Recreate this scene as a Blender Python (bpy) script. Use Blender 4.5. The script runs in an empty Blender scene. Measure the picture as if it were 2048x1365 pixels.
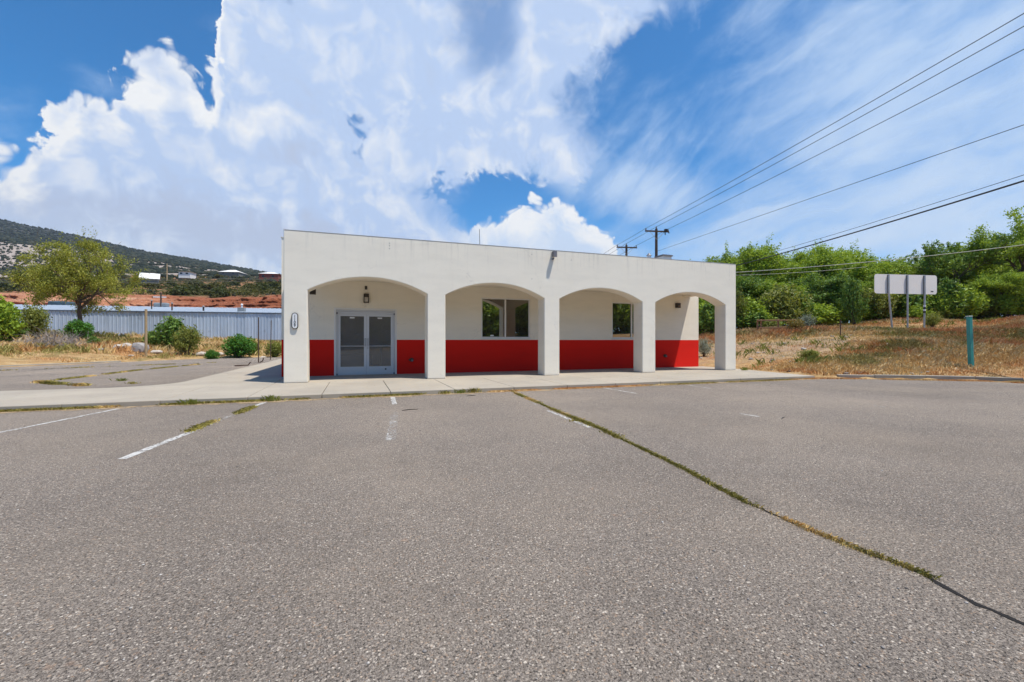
import bpy, bmesh, math, random
import numpy as np
from mathutils import Vector, Matrix

# ------------------------------------------------------------------ camera, sky, sun, exposure
S = bpy.context.scene
C = S.collection
F, CX, CY, H = 870.0, 1024.0, 682.5, 1.2            # focal length in photo pixels, eye height over the slab
YAW = math.atan(F / 2435.0)
SN, CS = math.sin(YAW), math.cos(YAW)

def w2(lat, dep):                                    # camera lateral / depth metres -> world X, Y
    return lat * CS + dep * SN, dep * CS - lat * SN
def at(px, py, D):                                   # a point seen at photo pixel px,py standing D metres deep
    lat = (px - CX) / F * D
    x, y = w2(lat, D)
    return Vector((x, y, H + (CY - py) / F * D))
def azel(px, py):
    p = at(px, py, 1.0) - Vector((0, 0, H))
    return math.degrees(math.atan2(p.x, p.y)), math.degrees(math.atan2(p.z, math.hypot(p.x, p.y)))

cam_d = bpy.data.cameras.new('camera')
cam = bpy.data.objects.new('camera', cam_d); C.objects.link(cam)
cam.location = (0, 0, H); cam.rotation_euler = (math.pi / 2, 0, -YAW)
cam_d.sensor_width = 36.0; cam_d.lens = 36.0 * F / 2048.0
cam_d.clip_start = 0.05; cam_d.clip_end = 20000
S.camera = cam

SUNV = Vector((0.286, -0.259, 1.0)).normalized()     # towards the sun
SUN_EL = math.asin(SUNV.z); SUN_AZ = math.atan2(SUNV.x, SUNV.y)
sun_d = bpy.data.lights.new('sun', 'SUN'); sun_d.energy = 5.0; sun_d.angle = math.radians(0.53); sun_d.color = (1.0, 0.945, 0.86)
sun = bpy.data.objects.new('sun', sun_d); C.objects.link(sun)
sun.rotation_euler = SUNV.to_track_quat('Z', 'Y').to_euler()

S.view_settings.view_transform = 'Standard'; S.view_settings.look = 'None'
S.view_settings.exposure = 0.15; S.view_settings.gamma = 1.0
S.render.engine = 'CYCLES'
S.cycles.max_bounces = 6; S.cycles.diffuse_bounces = 3; S.cycles.transparent_max_bounces = 10; S.cycles.volume_bounces = 0
S.cycles.use_adaptive_sampling = True; S.cycles.adaptive_threshold = 0.015; S.cycles.adaptive_min_samples = 12
S.cycles.caustics_reflective = False; S.cycles.caustics_refractive = False

# ------------------------------------------------------------------ node helpers
def nd(nt, t, ins=None, out=0, **pr):
    n = nt.nodes.new(t)
    for k, v in pr.items(): setattr(n, k, v)
    for k, v in (ins or {}).items():
        s = n.inputs[k]
        if isinstance(v, bpy.types.NodeSocket): nt.links.new(v, s)
        else: s.default_value = v
    return n.outputs[out]
def mth(nt, op, a, b=0.0, c=0.0, clamp=False):
    n = nt.nodes.new('ShaderNodeMath'); n.operation = op; n.use_clamp = clamp
    for i, v in enumerate((a, b, c)):
        if isinstance(v, bpy.types.NodeSocket): nt.links.new(v, n.inputs[i])
        else: n.inputs[i].default_value = v
    return n.outputs[0]
def mixc(nt, f, a, b, blend='MIX'):
    n = nt.nodes.new('ShaderNodeMix'); n.data_type = 'RGBA'; n.blend_type = blend
    for i, v in ((0, f), (6, a), (7, b)):
        if isinstance(v, bpy.types.NodeSocket): nt.links.new(v, n.inputs[i])
        else: n.inputs[i].default_value = (v if i == 0 else (*v[:3], 1.0))
    return n.outputs[2]
def smooth(nt, x, a, b):                             # smoothstep a..b -> 0..1
    n = nt.nodes.new('ShaderNodeMapRange'); n.interpolation_type = 'SMOOTHSTEP'; n.clamp = True
    for i, v in enumerate((x, a, b, 0.0, 1.0)):
        if isinstance(v, bpy.types.NodeSocket): nt.links.new(v, n.inputs[i])
        else: n.inputs[i].default_value = v
    return n.outputs[0]
def ramp(nt, f, stops, interp='LINEAR'):
    n = nt.nodes.new('ShaderNodeValToRGB'); cr = n.color_ramp; cr.interpolation = interp
    while len(cr.elements) < len(stops): cr.elements.new(0.5)
    for e, (p, c) in zip(cr.elements, stops): e.position = p; e.color = (*c[:3], 1.0)
    nt.links.new(f, n.inputs[0]); return n.outputs[0]
def noise(nt, vec, scale, detail=4.0, rough=0.55, out=0, dist=0.0):
    return nd(nt, 'ShaderNodeTexNoise', {'Vector': vec, 'Scale': scale, 'Detail': detail, 'Roughness': rough, 'Distortion': dist}, out)
def sep(nt, v):
    n = nt.nodes.new('ShaderNodeSeparateXYZ'); nt.links.new(v, n.inputs[0]); return n.outputs
def comb(nt, x, y, z):
    return nd(nt, 'ShaderNodeCombineXYZ', {'X': x, 'Y': y, 'Z': z})
def fcurve(nt, x, pts):                              # pts in 0..1
    n = nt.nodes.new('ShaderNodeFloatCurve'); c = n.mapping.curves[0]
    pts = sorted(pts)
    while len(c.points) < len(pts): c.points.new(0.5, 0.5)
    for p, (a, b) in zip(c.points, pts): p.location = (a, b); p.handle_type = 'AUTO_CLAMPED'
    n.mapping.update(); n.inputs['Factor'].default_value = 1.0
    nt.links.new(x, n.inputs['Value']); return n.outputs[0]

# ------------------------------------------------------------------ sky with clouds
def build_world():
    w = bpy.data.worlds.new('World'); S.world = w; w.use_nodes = True
    nt = w.node_tree; nt.nodes.clear()
    sky = nd(nt, 'ShaderNodeTexSky', sky_type='NISHITA', sun_disc=False, sun_elevation=SUN_EL, sun_rotation=SUN_AZ, altitude=1800.0, air_density=1.0, dust_density=0.3, ozone_density=2.2)
    sky = nd(nt, 'ShaderNodeHueSaturation', {'Color': sky, 'Saturation': 1.15, 'Value': 1.75, 'Hue': 0.492}, 0)
    sky = mixc(nt, 1.0, sky, (0.25, 0.99, 1.36), 'MULTIPLY')
    d = nd(nt, 'ShaderNodeTexCoord', out=0)
    x, y, z = sep(nt, d)
    az = mth(nt, 'MULTIPLY', mth(nt, 'ARCTAN2', x, y), 57.2958)
    el = mth(nt, 'MULTIPLY', mth(nt, 'ARCSINE', z), 57.2958)
    def mul(a, b): return mth(nt, 'MULTIPLY', a, b)
    def add(a, b): return mth(nt, 'ADD', a, b)
    def sub(a, b): return mth(nt, 'SUBTRACT', a, b)
    # fractal detail
    wcol = noise(nt, d, 9.0, 2.0, 0.5, 1)
    wv = nd(nt, 'ShaderNodeVectorMath', {0: d, 1: nd(nt, 'ShaderNodeVectorMath', {0: wcol, 'Scale': 0.10}, 0, operation='SCALE')}, 0, operation='ADD')
    n1 = sub(noise(nt, wv, 7.0, 4.0, 0.55), 0.5)
    n2 = sub(noise(nt, wv, 26.0, 5.0, 0.62), 0.5)
    off = nd(nt, 'ShaderNodeVectorMath', {0: wv, 1: (0.016, -0.008, 0.026)}, 0, operation='ADD')
    relief = sub(noise(nt, wv, 10.0, 4.0, 0.58), noise(nt, off, 10.0, 4.0, 0.58))       # sides turned to the sun and away from it
    vo = nd(nt, 'ShaderNodeTexVoronoi', {'Vector': wv, 'Scale': 24.0}, 0)
    vo2 = nd(nt, 'ShaderNodeTexVoronoi', {'Vector': wv, 'Scale': 62.0}, 0)
    wob = add(mul(n1, 5.0), mul(n2, 2.6))
    puff = add(mul(sub(0.45, vo), 3.4), mul(sub(0.45, vo2), 1.5))
    A0, A1 = -70.0, 90.0
    def azn(a): return (a - A0) / (A1 - A0)
    azs = mth(nt, 'DIVIDE', sub(add(az, add(mul(puff, 0.10), add(mul(n1, 4.0), mul(n2, 2.6)))), A0), A1 - A0, clamp=True)
    elsn = mth(nt, 'DIVIDE', add(el, add(mul(n1, 9.0), mul(n2, 4.0))), 60.0, clamp=True)
    def top_curve(pts):
        q = [(azn(azel(px, py)[0]), max(0.0, azel(px, py)[1]) / 60.0) for px, py in pts]
        return mul(fcurve(nt, azs, q), 60.0)
    def right_curve(pts):
        q = [(max(0.0, azel(px, py)[1]) / 60.0, azn(azel(px, py)[0])) for px, py in pts]
        return add(mul(fcurve(nt, elsn, q), A1 - A0), A0)
    def blob(px, py, sx, sy, rot=0.0):
        a, e = azel(px, py); c, s = math.cos(rot), math.sin(rot)
        da = mul(sub(az, a), math.cos(math.radians(e))); de = sub(el, e)
        u = mth(nt, 'DIVIDE', add(mul(da, c), mul(de, s)), sx); v = mth(nt, 'DIVIDE', sub(mul(de, c), mul(da, s)), sy)
        return mth(nt, 'EXPONENT', mul(add(mul(u, u), mul(v, v)), -1.0))
    def blobs_max(lst):
        o = None
        for b, k in lst:
            g_ = mul(blob(*b), k); o = g_ if o is None else mth(nt, 'MAXIMUM', o, g_)
        return o
    # 1: the large cumulus bank: crisp on its left, frayed on its right
    t1 = top_curve([(-700, 400), (-300, 340), (0, 312), (50, 318), (76, 300), (92, 250), (108, 206), (130, 187), (175, 182), (212, 195), (228, 198), (246, 176), (258, 132), (290, 119), (318, 112), (330, 96), (352, 95), (374, 112), (388, 152), (400, 172), (418, 148), (432, 120), (446, 0), (460, -160), (600, -300), (1500, -300), (2100, -300)])
    r1 = right_curve([(1330, -250), (1330, -60), (1310, 10), (1265, 70), (1205, 120), (1165, 170), (1150, 215), (1165, 260), (1180, 300), (1100, 335), (1030, 352), (905, 372), (880, 410), (900, 450), (960, 490), (1050, 540), (1120, 600), (1150, 670)])
    edge_t = add(sub(t1, el), add(mul(wob, 0.30), puff))
    edge_r = add(add(sub(r1, az), mul(wob, 2.4)), mul(puff, 0.5))
    m1 = mul(smooth(nt, edge_t, -0.4, 0.8), smooth(nt, edge_r, -4.0, 4.5))
    soft = smooth(nt, add(blobs_max([((968, 35, 4.2, 6.5), 1.0), ((1085, 110, 3.0, 3.0), 0.35)]), add(mul(n1, 1.3), mul(n2, 0.4))), 0.25, 1.05)
    rag = blobs_max([((695, 300, 2.2, 1.6), 0.46), ((735, 268, 2.2, 1.0), 0.44), ((712, 238, 1.4, 1.2), 0.42), ((440, 205, 1.6, 1.1), 0.42), ((868, 378, 2.4, 2.0), 0.62), ((945, 405, 3.4, 2.4), 1.0), ((505, -20, 3.0, 0.8), 0.5), ((408, 172, 1.4, 1.2), 0.7)])
    rag = smooth(nt, add(add(rag, mul(n1, 0.8)), add(mul(n2, 1.5), mul(sub(vo2, 0.45), 0.4))), 0.40, 0.78)
    m1 = mul(m1, sub(1.0, mth(nt, 'MAXIMUM', mul(soft, 0.62), mul(rag, 0.85))))
    # 2: the small bright cumulus over the roof
    t2 = top_curve([(-700, 682), (760, 690), (820, 500), (850, 440), (900, 445), (930, 462), (955, 436), (1000, 425), (1040, 412), (1075, 396), (1100, 402), (1122, 404), (1142, 406), (1160, 428), (1188, 436), (1206, 462), (1226, 476), (1240, 520), (1290, 640), (1400, 690), (2100, 690)])
    e2 = add(sub(t2, el), add(mul(wob, 0.3), mul(puff, 0.75)))
    m2 = mul(smooth(nt, e2, -0.2, 0.7), smooth(nt, add(az, mul(wob, 1.2)), azel(870, 480)[0], azel(985, 480)[0]))
    # 3: cirrus: streaks drawn out along two directions
    def streak(rot, sx, sy, wamp, det):
        c, s = math.cos(rot), math.sin(rot)
        a_ = add(az, mul(n1, wamp)); e_ = add(el, mul(n1, wamp * 0.6))
        p = comb(nt, mul(add(mul(a_, c), mul(e_, s)), sx), mul(sub(mul(e_, c), mul(a_, s)), sy), 3.7 * rot)
        return sub(noise(nt, p, 1.0, det, 0.58, 0, 0.3), 0.5)
    sA = streak(math.radians(14), 0.10, 0.30, 5.0, 5.0)
    sB = streak(math.radians(47), 0.11, 0.36, 9.0, 5.0)
    veil = blobs_max([((1830, 180, 17.0, 15.0), 0.95), ((1720, 430, 24.0, 8.0), 1.0), ((2250, 200, 20.0, 26.0), 0.95), ((1300, 385, 13.0, 4.6, math.radians(-22)), 0.92), ((1110, 330, 8.0, 2.6, math.radians(-26)), 1.0), ((1600, 60, 8.0, 9.0), 0.55), ((1290, 290, 7.5, 6.0), 0.62), ((1250, 500, 14.0, 4.0), 0.5), ((20, 235, 3.5, 3.0), 0.34), ((190, 165, 2.2, 1.2), 0.36), ((1180, 190, 5.0, 7.0), 0.42)])
    selB = blob(1290, 310, 11.0, 8.0)
    st = add(mul(sA, sub(1.0, selB)), mul(sB, selB))
    m3 = mul(smooth(nt, add(veil, add(mul(st, add(1.15, mul(selB, 0.35))), mul(n2, 0.30))), 0.10, 1.10), 0.92)
    # shading of the cloud body
    deep = smooth(nt, edge_t, 0.3, 6.0)
    shade = mth(nt, 'ADD', mul(deep, 0.92), add(mul(relief, -3.0), add(mul(n1, 0.6), mul(n2, 0.35))), clamp=True)
    ccol = mixc(nt, shade, (12.8, 13.0, 13.2), (6.9, 8.8, 12.3))
    grey = smooth(nt, add(blobs_max([((380, 460, 18.0, 4.5), 1.0), ((560, 300, 7.0, 4.0), 0.55)]), add(mul(n1, 1.2), mul(relief, -2.2))), 0.30, 1.05)
    ccol = mixc(nt, mul(grey, 0.85), ccol, (6.9, 7.9, 10.2))
    c2 = mixc(nt, mth(nt, 'ADD', smooth(nt, e2, 0.4, 5.5), add(mul(n2, 0.9), mul(relief, -3.0)), clamp=True), (12.9, 13.1, 13.3), (8.4, 10.2, 12.9))
    vcol = mixc(nt, mth(nt, 'ADD', 0.35, add(mul(st, -1.6), mul(smooth(nt, el, 6.0, 26.0), 0.5)), clamp=True), (9.4, 11.0, 13.0), (6.0, 8.5, 12.4))
    col = mixc(nt, m3, sky, vcol)
    col = mixc(nt, m1, col, ccol)
    col = mixc(nt, m2, col, c2)
    hz = smooth(nt, el, 14.0, 1.0)
    col = mixc(nt, mul(hz, 0.65), col, (9.4, 11.0, 13.0))
    bg = nd(nt, 'ShaderNodeBackground', {'Color': col, 'Strength': 0.066})
    nt.links.new(bg, nt.nodes.new("ShaderNodeOutputWorld").inputs["Surface"])
    w.cycles.sampling_method = 'NONE'
build_world()

# ------------------------------------------------------------------ materials
MATS = {}
def material(name, fn):
    if name in MATS: return MATS[name]
    m = bpy.data.materials.new(name); m.use_nodes = True; nt = m.node_tree; nt.nodes.clear()
    out = nt.nodes.new('ShaderNodeOutputMaterial')
    nt.links.new(fn(nt), out.inputs['Surface']); MATS[name] = m
    return m
def pbr(nt, col, rough=0.8, bump=None, bstr=0.3, bdist=0.01, metal=0.0, spec=0.4):
    ins = {'Base Color': col if isinstance(col, bpy.types.NodeSocket) else (*col[:3], 1.0), 'Roughness': rough, 'Metallic': metal, 'Specular IOR Level': spec}
    if bump is not None: ins['Normal'] = nd(nt, 'ShaderNodeBump', {'Height': bump, 'Strength': bstr, 'Distance': bdist})
    return nd(nt, 'ShaderNodeBsdfPrincipled', ins)
def opos(nt): return nd(nt, 'ShaderNodeNewGeometry', out=0)      # world position
def isl(nt): return nd(nt, 'ShaderNodeNewGeometry').node.outputs['Random Per Island']

def m_plain(name, col, rough=0.7, metal=0.0, var=0.10, sc=3.0, bump=0.0, spec=0.4):
    def fn(nt):
        p = opos(nt); n = noise(nt, p, sc, 5.0)
        c = mixc(nt, n, [v * (1 - var) for v in col], [min(1, v * (1 + var)) for v in col])
        return pbr(nt, c, rough, noise(nt, p, sc * 12, 4.0) if bump else None, bump, 0.01, metal, spec)
    return material(name, fn)

def f_stucco(base, dirt, base2=None):
    def fn(nt):
        p = opos(nt)
        fine = noise(nt, p, 70.0, 5.0, 0.65)
        trowel = nd(nt, 'ShaderNodeMapping', {'Vector': p, 'Scale': (0.8, 0.8, 3.2)})
        big = noise(nt, trowel, 1.1, 7.0, 0.62)
        st = noise(nt, nd(nt, 'ShaderNodeMapping', {'Vector': p, 'Scale': (4.0, 4.0, 0.35)}), 1.3, 6.0, 0.6)
        z = sep(nt, p)[2]
        c = mixc(nt, smooth(nt, big, 0.38, 0.70), base, [v * 0.95 for v in base])
        c = mixc(nt, mth(nt, 'MULTIPLY', smooth(nt, st, 0.58, 0.80), 0.14), c, dirt)
        dr = noise(nt, nd(nt, 'ShaderNodeMapping', {'Vector': p, 'Scale': (9.0, 9.0, 0.5)}), 1.0, 5.0, 0.65)
        c = mixc(nt, mth(nt, 'MULTIPLY', mth(nt, 'MULTIPLY', smooth(nt, dr, 0.50, 0.72), smooth(nt, z, 3.3, 4.4)), 0.30), c, dirt)
        hc = nd(nt, 'ShaderNodeTexVoronoi', {'Vector': nd(nt, 'ShaderNodeVectorMath', {0: p, 1: nd(nt, 'ShaderNodeVectorMath', {0: noise(nt, p, 2.0, 4.0, 0.6, 1), 'Scale': 0.8}, 0, operation='SCALE')}, 0, operation='ADD'), 'Scale': 0.45}, 0, feature='DISTANCE_TO_EDGE')
        c = mixc(nt, mth(nt, 'MULTIPLY', mth(nt, 'MULTIPLY', smooth(nt, hc, 0.006, 0.001), smooth(nt, noise(nt, p, 0.8, 2.0), 0.52, 0.6)), 0.35), c, dirt)
        sp = smooth(nt, noise(nt, p, 16.0, 2.0, 0.4), 0.70, 0.74)
        c = mixc(nt, mth(nt, 'MULTIPLY', sp, 0.16), c, dirt)
        foot = mth(nt, 'MULTIPLY', smooth(nt, mth(nt, 'ADD', z, mth(nt, 'MULTIPLY', big, 0.25)), 0.24, 0.08), 0.30)
        c = mixc(nt, foot, c, dirt)
        h = mth(nt, 'ADD', mth(nt, 'MULTIPLY', fine, 0.5), mth(nt, 'MULTIPLY', big, 0.7))
        return pbr(nt, c, 0.9, h, 0.35, 0.012, 0, 0.2)
    return fn
stucco = material('stucco_white', f_stucco((0.90, 0.83, 0.695), (0.50, 0.46, 0.40)))
redpaint = material('red_paint', f_stucco((0.77, 0.0175, 0.0095), (0.57, 0.026, 0.016)))

def f_concrete(nt):
    p = opos(nt)
    big = noise(nt, p, 0.6, 6.0, 0.6); mid = noise(nt, p, 5.0, 6.0, 0.65); fine = noise(nt, p, 160.0, 3.0)
    c = mixc(nt, smooth(nt, big, 0.3, 0.7), (0.41, 0.355, 0.275), (0.33, 0.285, 0.225))
    c = mixc(nt, mth(nt, 'MULTIPLY', smooth(nt, mid, 0.56, 0.75), 0.35), c, (0.27, 0.235, 0.185))
    c = mixc(nt, mth(nt, 'MULTIPLY', fine, 0.25), c, (0.45, 0.415, 0.36))
    rn = nd(nt, 'ShaderNodeObjectInfo').node.outputs['Random']
    c = mixc(nt, mth(nt, 'MULTIPLY', rn, 0.16), c, (0.33, 0.30, 0.25))
    return pbr(nt, c, 0.9, mth(nt, 'ADD', fine, mid), 0.25, 0.004, 0, 0.25)
concrete = material('concrete', f_concrete)

def f_asphalt(nt):
    p = opos(nt)
    pw = nd(nt, 'ShaderNodeVectorMath', {0: p, 1: nd(nt, 'ShaderNodeVectorMath', {0: noise(nt, p, 60.0, 2.0, 0.5, 1), 'Scale': 0.010}, 0, operation='SCALE')}, 0, operation='ADD')
    va = nd(nt, 'ShaderNodeTexVoronoi', {'Vector': pw, 'Scale': 85.0, 'Randomness': 1.0}).node
    vb = nd(nt, 'ShaderNodeTexVoronoi', {'Vector': pw, 'Scale': 210.0}).node
    r1 = sep(nt, va.outputs['Color'])[0]; r1b = sep(nt, va.outputs['Color'])[1]; r2 = sep(nt, vb.outputs['Color'])[0]
    fines = ramp(nt, r2, [(0.0, (0.085, 0.075, 0.067)), (0.55, (0.165, 0.148, 0.134)), (0.9, (0.23, 0.208, 0.190)), (1.0, (0.36, 0.33, 0.30))])
    stone = ramp(nt, r1, [(0.0, (0.10, 0.090, 0.084)), (0.35, (0.185, 0.165, 0.152)), (0.7, (0.245, 0.220, 0.200)), (0.93, (0.33, 0.30, 0.27)), (1.0, (0.56, 0.52, 0.47))])
    warm = mixc(nt, smooth(nt, r1b, 0.80, 1.0), stone, mixc(nt, 0.5, stone, (0.36, 0.25, 0.17)))
    on = smooth(nt, va.outputs['Distance'], 0.62, 0.42)
    c = mixc(nt, on, fines, warm)
    gap = smooth(nt, vb.outputs['Distance'], 0.55, 0.80)
    c = mixc(nt, mth(nt, 'MULTIPLY', gap, 0.45), c, (0.05, 0.043, 0.038))
    big = noise(nt, p, 0.35, 5.0, 0.6); med = noise(nt, p, 2.4, 5.0, 0.6); huge = noise(nt, p, 0.11, 4.0, 0.6)
    c = mixc(nt, 1.0, c, ramp(nt, huge, [(0.32, (0.80, 0.79, 0.78)), (0.5, (1.0, 1.0, 1.0)), (0.66, (1.22, 1.20, 1.17))]), 'MULTIPLY')
    oil = mth(nt, 'MULTIPLY', smooth(nt, noise(nt, p, 0.9, 3.0, 0.5), 0.64, 0.74), 0.14)
    c = mixc(nt, oil, c, (0.075, 0.066, 0.058))
    c = mixc(nt, smooth(nt, big, 0.35, 0.7), c, mixc(nt, 0.20, c, (0.34, 0.29, 0.235)))
    c = mixc(nt, mth(nt, 'MULTIPLY', smooth(nt, med, 0.55, 0.75), 0.35), c, mixc(nt, 0.7, c, (0.085, 0.075, 0.068)))
    rs = mth(nt, 'MULTIPLY', smooth(nt, noise(nt, p, 7.0, 3.0), 0.68, 0.76), 0.22)
    c = mixc(nt, rs, c, (0.34, 0.20, 0.12))
    c = mixc(nt, 1.0, c, (1.30, 1.225, 1.12), 'MULTIPLY')
    pit = smooth(nt, noise(nt, p, 80.0, 3.0, 0.62), 0.57, 0.66)
    c = mixc(nt, mth(nt, 'MULTIPLY', pit, 0.80), c, (0.035, 0.030, 0.026))
    h = mth(nt, 'ADD', mth(nt, 'MULTIPLY', mth(nt, 'SUBTRACT', 0.6, va.outputs['Distance']), 1.0), mth(nt, 'MULTIPLY', mth(nt, 'SUBTRACT', 0.6, vb.outputs['Distance']), 0.45))
    h = mth(nt, 'SUBTRACT', h, mth(nt, 'MULTIPLY', pit, 1.0))
    return pbr(nt, c, 0.9, h, 0.9, 0.007, 0, 0.2)
asphalt = material('asphalt', f_asphalt)

def worn(col, lo=0.40, hi=0.52, sc=24.0, rough=0.8):
    def fn(nt):
        p = opos(nt)
        a = smooth(nt, mth(nt, 'ADD', mth(nt, 'MULTIPLY', noise(nt, p, sc, 6.0, 0.68), 0.75), mth(nt, 'MULTIPLY', noise(nt, p, 2.2, 3.0), 0.25)), lo, hi)
        c = mixc(nt, noise(nt, p, 55.0, 3.0), [v * 0.75 for v in col], col)
        n = nt.nodes.new('ShaderNodeMixShader')
        nt.links.new(a, n.inputs[0]); nt.links.new(nd(nt, 'ShaderNodeBsdfTransparent'), n.inputs[1]); nt.links.new(pbr(nt, c, rough), n.inputs[2])
        return n.outputs[0]
    return fn
linepaint = material('line_paint', worn((0.60, 0.575, 0.53), 0.42, 0.52))
linefaded = material('line_paint_faded', worn((0.58, 0.555, 0.51), 0.49, 0.58))
dirtstrip = material('gutter_dirt', worn((0.40, 0.29, 0.165), 0.34, 0.54, 9.0))
crackmat = m_plain('crack_shaded_soil', (0.014, 0.011, 0.009), 0.95, 0, 0.4, 20.0)  # soil blackened to paint in the shade of an open crack

def f_ground(nt):
    p = opos(nt); x, y, z = sep(nt, p)
    n1 = noise(nt, p, 0.16, 6.0, 0.6); n2 = noise(nt, p, 1.4, 6.0, 0.65); n3 = noise(nt, p, 14.0, 4.0)
    c = ramp(nt, mth(nt, 'ADD', mth(nt, 'MULTIPLY', n2, 0.7), mth(nt, 'MULTIPLY', n3, 0.3)), [(0.3, (0.22, 0.135, 0.062)), (0.5, (0.40, 0.26, 0.118)), (0.68, (0.53, 0.39, 0.215))])
    c = mixc(nt, smooth(nt, n1, 0.46, 0.60), c, mixc(nt, 0.5, c, (0.30, 0.115, 0.045)))
    c = mixc(nt, mth(nt, 'MULTIPLY', smooth(nt, noise(nt, p, 0.5, 5.0), 0.56, 0.66), 0.5), c, (0.105, 0.115, 0.035))
    # bare stony grey ground next to the building
    da = mth(nt, 'POWER', mth(nt, 'ADD', mth(nt, 'POWER', mth(nt, 'SUBTRACT', x, 21.0), 2.0), mth(nt, 'POWER', mth(nt, 'SUBTRACT', y, 17.5), 2.0)), 0.5)
    bare = mth(nt, 'MULTIPLY', smooth(nt, mth(nt, 'ADD', da, mth(nt, 'MULTIPLY', n2, 9.0)), 10.5, 7.0), 0.45)
    c = mixc(nt, bare, c, mixc(nt, n3, (0.235, 0.175, 0.135), (0.40, 0.33, 0.28)))
    return pbr(nt, c, 0.95, mth(nt, 'ADD', n2, n3), 0.7, 0.08, 0, 0.1)
groundmat = material('dry_earth', f_ground)

def f_leaf(stops, trans=0.35, rough=0.55):
    def fn(nt):
        r = isl(nt)
        oi = nd(nt, 'ShaderNodeObjectInfo').node.outputs['Random']
        p = opos(nt)
        f = mth(nt, 'ADD', mth(nt, 'MULTIPLY', r, 0.55), mth(nt, 'ADD', mth(nt, 'MULTIPLY', noise(nt, p, 0.55, 3.0), 0.40), mth(nt, 'MULTIPLY', mth(nt, 'SUBTRACT', oi, 0.4), 0.22)), clamp=True)
        c = ramp(nt, f, stops)
        a = nd(nt, 'ShaderNodeBsdfPrincipled', {'Base Color': c, 'Roughness': rough, 'Specular IOR Level': 0.3})
        b = nd(nt, 'ShaderNodeBsdfTranslucent', {'Color': mixc(nt, 0.35, c, (0.46, 0.52, 0.03))})
        n = nt.nodes.new('ShaderNodeMixShader'); n.inputs[0].default_value = trans
        nt.links.new(a, n.inputs[1]); nt.links.new(b, n.inputs[2]); return n.outputs[0]
    return fn
leaf_green = material('leaf_green', f_leaf([(0.1, (0.109, 0.181, 0.022)), (0.45, (0.242, 0.354, 0.032)), (0.75, (0.390, 0.511, 0.050)), (1.0, (0.566, 0.594, 0.107))]))
leaf_dark = material('leaf_dark', f_leaf([(0.1, (0.054, 0.115, 0.025)), (0.5, (0.128, 0.240, 0.038)), (1.0, (0.311, 0.422, 0.086))], 0.28))
leaf_olive = material('leaf_olive', f_leaf([(0.1, (0.111, 0.124, 0.029)), (0.5, (0.215, 0.234, 0.044)), (1.0, (0.351, 0.358, 0.091))], 0.30))
leaf_scrub = material('leaf_scrub', f_leaf([(0.1, (0.045, 0.046, 0.018)), (0.5, (0.095, 0.088, 0.032)), (1.0, (0.175, 0.150, 0.058))], 0.2, 0.8))
leaf_scrub2 = material('leaf_scrub2', f_leaf([(0.1, (0.030, 0.042, 0.018)), (0.5, (0.062, 0.075, 0.028)), (1.0, (0.12, 0.125, 0.045))], 0.2, 0.8))
leaf_spring = material('leaf_spring', f_leaf([(0.1, (0.177, 0.189, 0.032)), (0.5, (0.348, 0.349, 0.052)), (1.0, (0.556, 0.516, 0.114))], 0.35))
leaf_vivid = material('leaf_vivid', f_leaf([(0.1, (0.026, 0.099, 0.014)), (0.5, (0.058, 0.199, 0.022)), (1.0, (0.142, 0.310, 0.047))], 0.28))
leaf_grey = material('leaf_grey', f_leaf([(0.1, (0.15, 0.17, 0.12)), (0.5, (0.26, 0.29, 0.22)), (1.0, (0.42, 0.45, 0.37))], 0.15, 0.8))
leaf_gold = material('leaf_gold', f_leaf([(0.1, (0.13, 0.085, 0.024)), (0.5, (0.27, 0.19, 0.05)), (1.0, (0.38, 0.30, 0.10))], 0.2, 0.8))
def f_grass(kind):
    def fn(nt):
        r = isl(nt); p = opos(nt)
        gold = ramp(nt, r, [(0.0, (0.50, 0.30, 0.105)), (0.5, (0.74, 0.49, 0.20)), (1.0, (0.86, 0.69, 0.38))])
        rust = ramp(nt, r, [(0.0, (0.42, 0.155, 0.050)), (0.5, (0.64, 0.265, 0.085)), (1.0, (0.78, 0.40, 0.16))])
        green = ramp(nt, r, [(0.0, (0.16, 0.145, 0.034)), (0.5, (0.30, 0.265, 0.065)), (1.0, (0.48, 0.42, 0.15))])
        n1 = noise(nt, p, 0.22, 4.0, 0.6); n2 = noise(nt, nd(nt, 'ShaderNodeMapping', {'Vector': p, 'Location': (31, 7, 0)}), 0.33, 4.0, 0.6)
        if kind == 'right':
            c = mixc(nt, smooth(nt, n1, 0.46, 0.56), gold, mixc(nt, 0.25, rust, gold)); c = mixc(nt, mth(nt, 'MULTIPLY', smooth(nt, n2, 0.51, 0.60), 0.75), c, green)
        elif kind == 'left':
            c = mixc(nt, smooth(nt, n1, 0.42, 0.55), green, gold); c = mixc(nt, mth(nt, 'MULTIPLY', smooth(nt, n2, 0.53, 0.62), 0.6), c, rust)
        else:
            c = mixc(nt, 1.0, mixc(nt, smooth(nt, noise(nt, p, 0.7, 4.0), 0.52, 0.64), green, gold), (0.95, 0.90, 0.75), 'MULTIPLY')
        return pbr(nt, c, 0.8, None, 0, 0, 0, 0.15)
    return fn
grass_right = material('grass_right', f_grass('right')); grass_left = material('grass_left', f_grass('left')); grass_weed = material('grass_weed', f_grass('weed'))

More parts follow.
